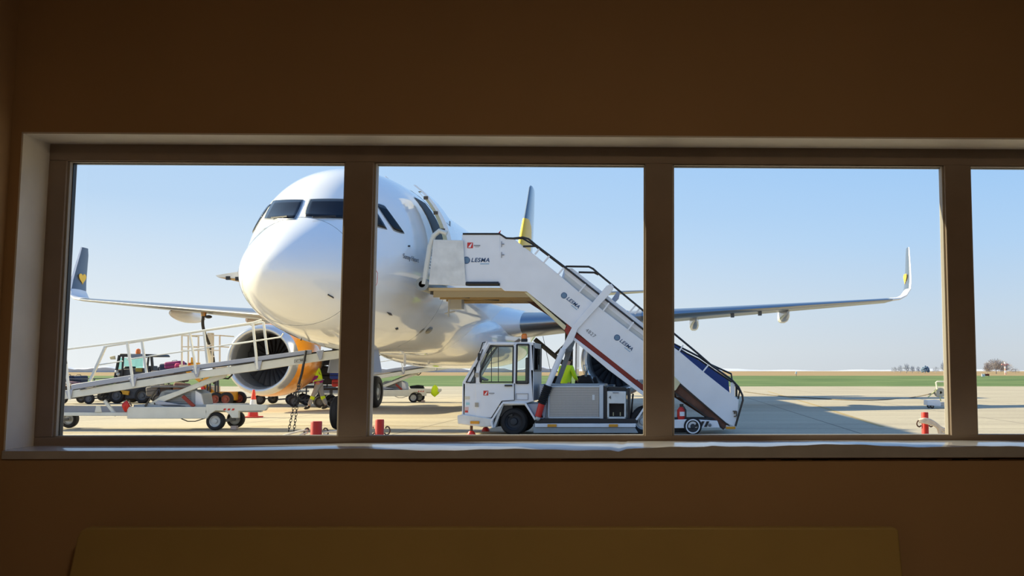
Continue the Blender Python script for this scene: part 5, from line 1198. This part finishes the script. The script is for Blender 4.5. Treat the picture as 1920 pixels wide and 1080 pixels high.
for k in range(3): b = MB(); i = 14 + k * 10; s_ = spline(hp); b.tube([s_[i], s_[i + 1]], .062, 10); b.build('hose_ring', WHITE, fh)

# ================================================================ CONE, BOLLARDS, ROPES
def cone(px, py, label):
    g = Gp(px, py); c = (g[0], g[1], 0); t = thing('traffic_cone', label, 'traffic cone', c)
    b = MB(); b.box(c[0] - .22, c[0] + .22, c[1] - .22, c[1] + .22, 0, .04); b.build('base', mat('cone_base', '#C23A30', .7), t, bevel=.015)
    r = lambda z: .155 - z * .155
    for z0, z1, m in ((.04, .30, RED), (.30, .52, WHITE), (.52, .80, mat('cone_red', '#E2422C', .6))):
        b = MB(); b.lathe([(z0, r(z0)), (z1, r(z1))] + ([(z1, .001)] if z1 > .7 else []), c, 'Z', 24); b.build('cone_body' if m is not WHITE else 'white_band', m, t)
    return t
cone(474, 783, 'red and white traffic cone behind the right end of the near belt loader')
BO = mat('bollard_red', '#B8231C', .5, noise=.25, scale=8)
HK = mat('hook_dark', '#4A342C', .5)
def bollard(px, py, Y, r, label, hooks=True):
    p = P(px, py, Y); t = thing('bollard', label, 'bollard', (p.x, Y, 0), 'red barrier posts outside the window')
    b = MB(); b.lathe([(0, r), (p.z - .008, r), (p.z, r * .93), (p.z, .001)], (p.x, Y, 0), 'Z', 28); b.build('post', BO, t)
    b = MB(); b.box(p.x - .11, p.x + .11, Y - .11, Y + .11, 0, .012); b.build('foot_plate', BO, t)
    for s in (-1, 1):
        k = .34 * r / .05; c_ = Vector((p.x + s * (r + .004), Y, p.z - .095))
        hs_ = {.043: .85, .034: .8}.get(r, .6)
        pts = [c_ + Vector((0, 0, -.012)), c_ + Vector((s * .022, 0, -.03)), c_ + Vector((s * .046, 0, -.018)), c_ + Vector((s * .056, 0, .012)), c_ + Vector((s * .044, 0, .042)), c_ + Vector((s * .022, 0, .048)), c_ + Vector((s * .012, 0, .032))]
        pts = [c_ + (q_ - c_) * hs_ for q_ in pts]
        b = MB(); b.tube(spline(pts, 5), .0055, 8); b.build('hook', HK, t)
    return t, p
BD = 7.6
t1, p1 = bollard(593.5, 790, BD, .043, 'red barrier post left of the first wide mullion, ropes hanging to its left')
t2, p2 = bollard(712, 786.5, BD, .034, 'red barrier post just right of the first wide mullion')
t3, p3 = bollard(1734, 773, BD, .027, 'red barrier post at the right with a bundle of white rope tied round it')
ROPE = mat('rope_white', '#D9CFC0', .9, noise=.15, scale=30, bump=.2)
def rope(pix, label, r=.008, Y=BD, n=6):
    b = MB(); pts = [P(x, y, Y + (d if len(q) > 2 else 0)) for q in pix for x, y, d in [q if len(q) > 2 else (*q, 0)]]
    b.tube(spline(pts, n), r, 8); return tag(b.build('rope', ROPE), label, 'rope', 'white ropes of the barrier')
rope([(577, 806), (560, 809), (530, 817), (480, 830), (400, 850)], 'upper white rope sagging left from the leftmost red post')
rope([(577, 811), (565, 815), (545, 824), (500, 842)], 'lower white rope drooping steeply left from the leftmost red post')
rope([(606, 811), (625, 808.5), (655, 806), (680, 802), (700, 800)], 'white rope running between the two red posts beside the first wide mullion', .008)
rope([(606, 815), (620, 817), (650, 818), (660, 822)], 'slack grey-white rope low to the right of the leftmost red post', .010)
for i, (o1, o2, l_) in enumerate(((0, 0, 'upper strand of the rope bundle on the right red post'), (3, 2, 'middle strand of the rope bundle on the right red post'), (6, 5, 'lower strand of the rope bundle on the right red post'))):
    rope([(1723, 788 + o1 * .4, -.05), (1734, 786 + o1, -.06), (1746, 789 + o1, -.05), (1757, 796 + o2, -.02), (1766, 803 + o2 * 2, 0), (1780, 806 + o1 * 1.5, 0), (1800, 812 + o1, 0)], l_, .011)
rope([(1757, 797, -.01), (1760, 806, -.01), (1763, 818, -.01), (1766, 834, -.01)], 'loose rope end hanging down from the right red post bundle', .012)

# ================================================================ RIGHT SIDE: reel cart, cable, sign, mast, trees
GY_ = 34.6
rc = thing('hose_reel_cart', 'small white cart with an upright hoop frame and cable reel standing on the open apron', 'cart', (X(1765, GY_), GY_ + .4, 0))
def rcp(pix, Y, th, name, m, bevel=.006): return MB().pprism(pix, Y, th).build(name, m, rc, bevel=bevel)
PW = mat('pale_cream_paint', '#EFE9CE', .5)
rcp([(1739, 751), (1762, 750), (1765, 758), (1764, 762), (1739, 760)], GY_ - .1, .5, 'cart_body', WHITE, .008); rcp([(1763, 755), (1800, 753), (1800, 759), (1765, 761)], GY_ + .3, .3, 'rear_box', mat('pinkish_white', '#DCCFC4', .6), .01)
b = MB(); b.tube([P(1758, 734, GY_ + .2), P(1755, 717, GY_ + .2), P(1757, 715.5, GY_ + .2), P(1800, 716, GY_ + .2), P(1802, 734, GY_ + .2)], .03, 8); b.tube([P(1756, 731, GY_ + .2), P(1800, 731, GY_ + .2)], .02, 6); b.build('hoop_frame', PW, rc)
b = MB()
for a, c in (((1757, 730), (1740, 745)), ((1762, 742), (1764, 752)), ((1770, 742), (1775, 753)), ((1800, 734), (1798, 752))): b.beam(P(*a, GY_ + .1), P(*c, GY_ + .1), .03, .03)
b.build('cart_strut', mat('faded_lime', '#C9C98A', .6), rc)
b = MB(); q = P(1764, 736, GY_ + .1); b.lathe([(0, .05), (0, .17), (.04, .17), (.04, .09), (.26, .09), (.26, .17), (.30, .17), (.30, .05)], q, 'Y', 24); b.build('reel', mat('reel_grey', '#B5AFA0', .6), rc)
for px in (1748, 1795):
    for d in (.12, .55): wheel(rc, (X(px, GY_), GY_ + d, .07), .07, .05, 'Y')
cb_ = MB(); g = [Gp(1395, 735), Gp(1450, 742), Gp(1520, 747), Gp(1600, 751), Gp(1660, 750), Gp(1710, 746)]
q = P(1752, 737, GY_ + .1)
cb_.tube(spline([Vector((a, b_, .02)) for a, b_ in g] + [q], 8), .022, 6); tag(cb_.build('cable', mat('cable_brown', '#5A5244', .8)), 'long dark cable lying across the apron to the small white reel cart', 'cable')
# airfield signs, mast, far buildings
def far_thing(name, label, cat, px, Y, grp=None): return thing(name, label, cat, (X(px, Y), Y, 0), grp)
t = far_thing('airfield_sign', 'small white and dark red airfield sign board in the brown field at the right', 'sign', 1847, 210)
b = MB(); b.pprism([(1841, 701), (1844, 701), (1844, 706), (1841, 706)], 210, .3); b.pprism([(1844.6, 701), (1847, 701), (1847, 706), (1844.6, 706)], 210, .3); b.build('white_panel', WHITE, t)
MB().pprism([(1847.4, 701), (1855, 701), (1855, 704.6), (1847.4, 704.6)], 210, .3).build('red_panel', mat('dark_red_sign', '#7A2A22', .7), t)
b = MB(); [b.beam(P(x, 704, 210.1), Vector((P(x, 704, 210.1).x, 210.1, 0)), .08, .08) for x in (1842, 1854)]; b.build('sign_post', GREY2, t)
t = far_thing('marker_post', 'tiny white marker in the brown field right of the steps', 'marker', 1493, 230); b = MB(); b.pprism([(1492, 697), (1494, 696), (1494.5, 701), (1491, 701)], 230, .3); b.build('board', WHITE, t); q = P(1493, 700, 230.1); b = MB(); b.beam(q, (q.x, 230.1, 0), .1, .1); b.build('post', GREY2, t)
t = far_thing('antenna_mast', 'red and white banded mast in front of the bare trees at the far right', 'mast', 1885, 330)
zt_ = P(1885, 679, 330).z; x = X(1885, 330)
for k in range(6): b = MB(); b.tube([(x, 330, zt_ * k / 6), (x, 330, zt_ * (k + 1) / 6)], .30, 8); b.build('mast_band', [mat('mast_pink', '#D9A29C', .6), WHITE][k % 2], t)
b = MB(); b.beam((x - 1.2, 330, zt_ * .82), (x + 1.2, 330, zt_ * .82), .3, .5); b.build('mast_arm', mat('mast_pink', '#D9A29C', .6), t)
for px, l_ in ((844, 'left one of the twin far grey towers on the horizon left of the truck cab'), (850.5, 'right one of the twin far grey towers on the horizon left of the truck cab')):
    t = far_thing('tower_block', l_, 'building', px, 900, 'twin towers on the horizon'); x = X(px, 900); z = P(px, 687, 900).z
    b = MB(); b.box(x - 1.3, x + 1.3, 900, 903, 0, z); b.build('wall', mat('far_tower', '#8F93A0', .9), t); b = MB(); b.box(x - .9, x + .9, 900.3, 902.5, z, z + .8); b.build('roof_box', mat('far_tower', '#8F93A0', .9), t)
def bare_tree(px, Y, hpx, wpx, label, m, dens=1.0, leafy=False):
    t = far_thing('bare_tree' if not leafy else 'round_tree', label, 'tree', px, Y, 'far trees on the horizon'); x = X(px, Y); H = hpx * Y / 1800; Wd = wpx * Y / 1800; random.seed(int(px))
    b = MB(); b.tube([(x, Y, 0), (x, Y, H * .5)], H * .03, 6, r2=H * .015); b.build('trunk', m, t)
    b = MB(); n = int(260 * dens)
    for i in range(n):
        a = random.uniform(0, 2 * PI); ph = math.acos(random.uniform(-.5, 1)); r = random.random() ** .4
        c = Vector((x + Wd / 2 * r * math.sin(ph) * math.cos(a), Y + Wd / 2 * r * math.sin(ph) * math.sin(a), H * .42 + H * .55 * r * math.cos(ph)))
        if leafy: b.ball(c, H * .085 * random.uniform(.7, 1.2), 6)
        else:
            d = (c - Vector((x, Y, H * .2))).normalized() * H * random.uniform(.06, .14) + Vector((random.uniform(-1, 1), random.uniform(-1, 1), random.uniform(-.3, 1))) * H * .04
            b.tube([c - d, c + d], H * .006, 3, cap=False)
    o = b.build('crown', m, t); return t
TB = mat('bare_twigs', '#A39B9B', 1, spec=.05); TBL = mat('twigs_painted_haze', '#A6ACB8', 1, spec=.05); TDK = mat('evergreen_painted_haze', '#7388A0', 1, spec=.05)  # pale blue-grey of the far twigs and evergreen is painted distance haze
bare_tree(1868, 420, 27, 42, 'large bare grey-brown tree clump at the far right behind the mast', TB, 4.5)
bare_tree(1850, 420, 22, 12, 'narrow bare tree at the left edge of the far right clump', TB, .8); bare_tree(1888, 430, 20, 26, 'bare tree behind the banded mast', TB, 1.2); bare_tree(1904, 430, 11, 16, 'low bare tree right of the banded mast', TB, .8)
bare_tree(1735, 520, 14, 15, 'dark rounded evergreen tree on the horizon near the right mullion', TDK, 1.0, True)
for px, h_, w_, l_ in ((1677, 8, 12, 'leftmost low haze-tinted tree of the row left of the round evergreen'), (1688, 10, 12, 'second low haze-tinted tree from the left in the row left of the round evergreen'), (1700, 13, 12, 'tallest haze-tinted tree of the row left of the round evergreen'), (1711, 10, 10, 'fourth haze-tinted tree of the row left of the round evergreen'), (1722, 8, 10, 'haze-tinted bush immediately left of the round evergreen'), (1755, 8, 14, 'haze-tinted bush right of the round evergreen'), (1770, 18, 12, 'pale bare tree touching the right mullion')):
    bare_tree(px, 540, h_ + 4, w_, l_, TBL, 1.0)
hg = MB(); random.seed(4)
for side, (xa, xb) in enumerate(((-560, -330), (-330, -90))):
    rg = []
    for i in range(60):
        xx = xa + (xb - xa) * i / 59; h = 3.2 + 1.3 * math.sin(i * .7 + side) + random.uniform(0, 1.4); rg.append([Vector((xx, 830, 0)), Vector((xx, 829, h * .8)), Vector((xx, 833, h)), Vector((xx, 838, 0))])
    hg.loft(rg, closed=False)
o = hg.build('hedge', mat('hedge_painted_haze', '#D8DDE8', 1, spec=.05, noise=.2, scale=.05)); tag(o, 'long low tree belt along the horizon at the left, haze painted pale', 'trees'); o['kind'] = 'stuff'  # very pale hedge colour imitates distance haze

# baggage tug behind the stair truck (only its seat, wheel column and mirror show)
UY = 26.5
tg = thing('baggage_tug', 'dark open tug with black seat and steering column behind the stair truck engine box', 'tug', (X(1110, UY), UY + .7, 0))
def tgp(pix, Y, th, name, m, bevel=.02): return MB().pprism(pix, Y, th).build(name, m, tg, bevel=bevel)
tgp([(1082, 719), (1087, 705), (1093, 703), (1106, 703), (1113, 719)], UY + .3, .35, 'seat', BLACK, .03); tgp([(1108, 719), (1112, 707), (1118, 705), (1122, 719)], UY + .8, .3, 'seat', BLACK, .03)
tgp([(1070, 722), (1150, 722), (1150, 755), (1070, 757)], UY, 1.2, 'body', mat('tug_dark', '#2B2D33', .5))
b = MB(); b.tube([P(1098, 706, UY + .1), P(1101, 692, UY + .1), P(1103, 688, UY + .1)], .03, 8); b.tube([P(1104, 692, UY + .1), P(1106, 699, UY + .1), P(1110, 703, UY + .1)], .015, 6); b.build('steering_column', mat('teal_grey', '#5B6E74', .5), tg)
b = MB(); frame_strip(b, [(1094, 685), (1101, 684), (1101, 694), (1095, 694)], UY, .03, .03); b.build('mirror', WHITE2, tg)
for px in (1080, 1142):
    for d in (.05, 1.15): wheel(tg, (X(px, UY), UY + d, .25), .25, .18, 'Y')
b = MB(); b.tube([P(1018, 630, 30), P(1026, 668, 30), P(1033, 700, 30)], .008, 5); pz_ = P(1033, 700, 30); b.tube([pz_, (pz_.x, 30, 0)], .008, 5)
tag(b.build('grounding_wire', BLK), 'thin dark wire running down behind the stair truck cab', 'wire')
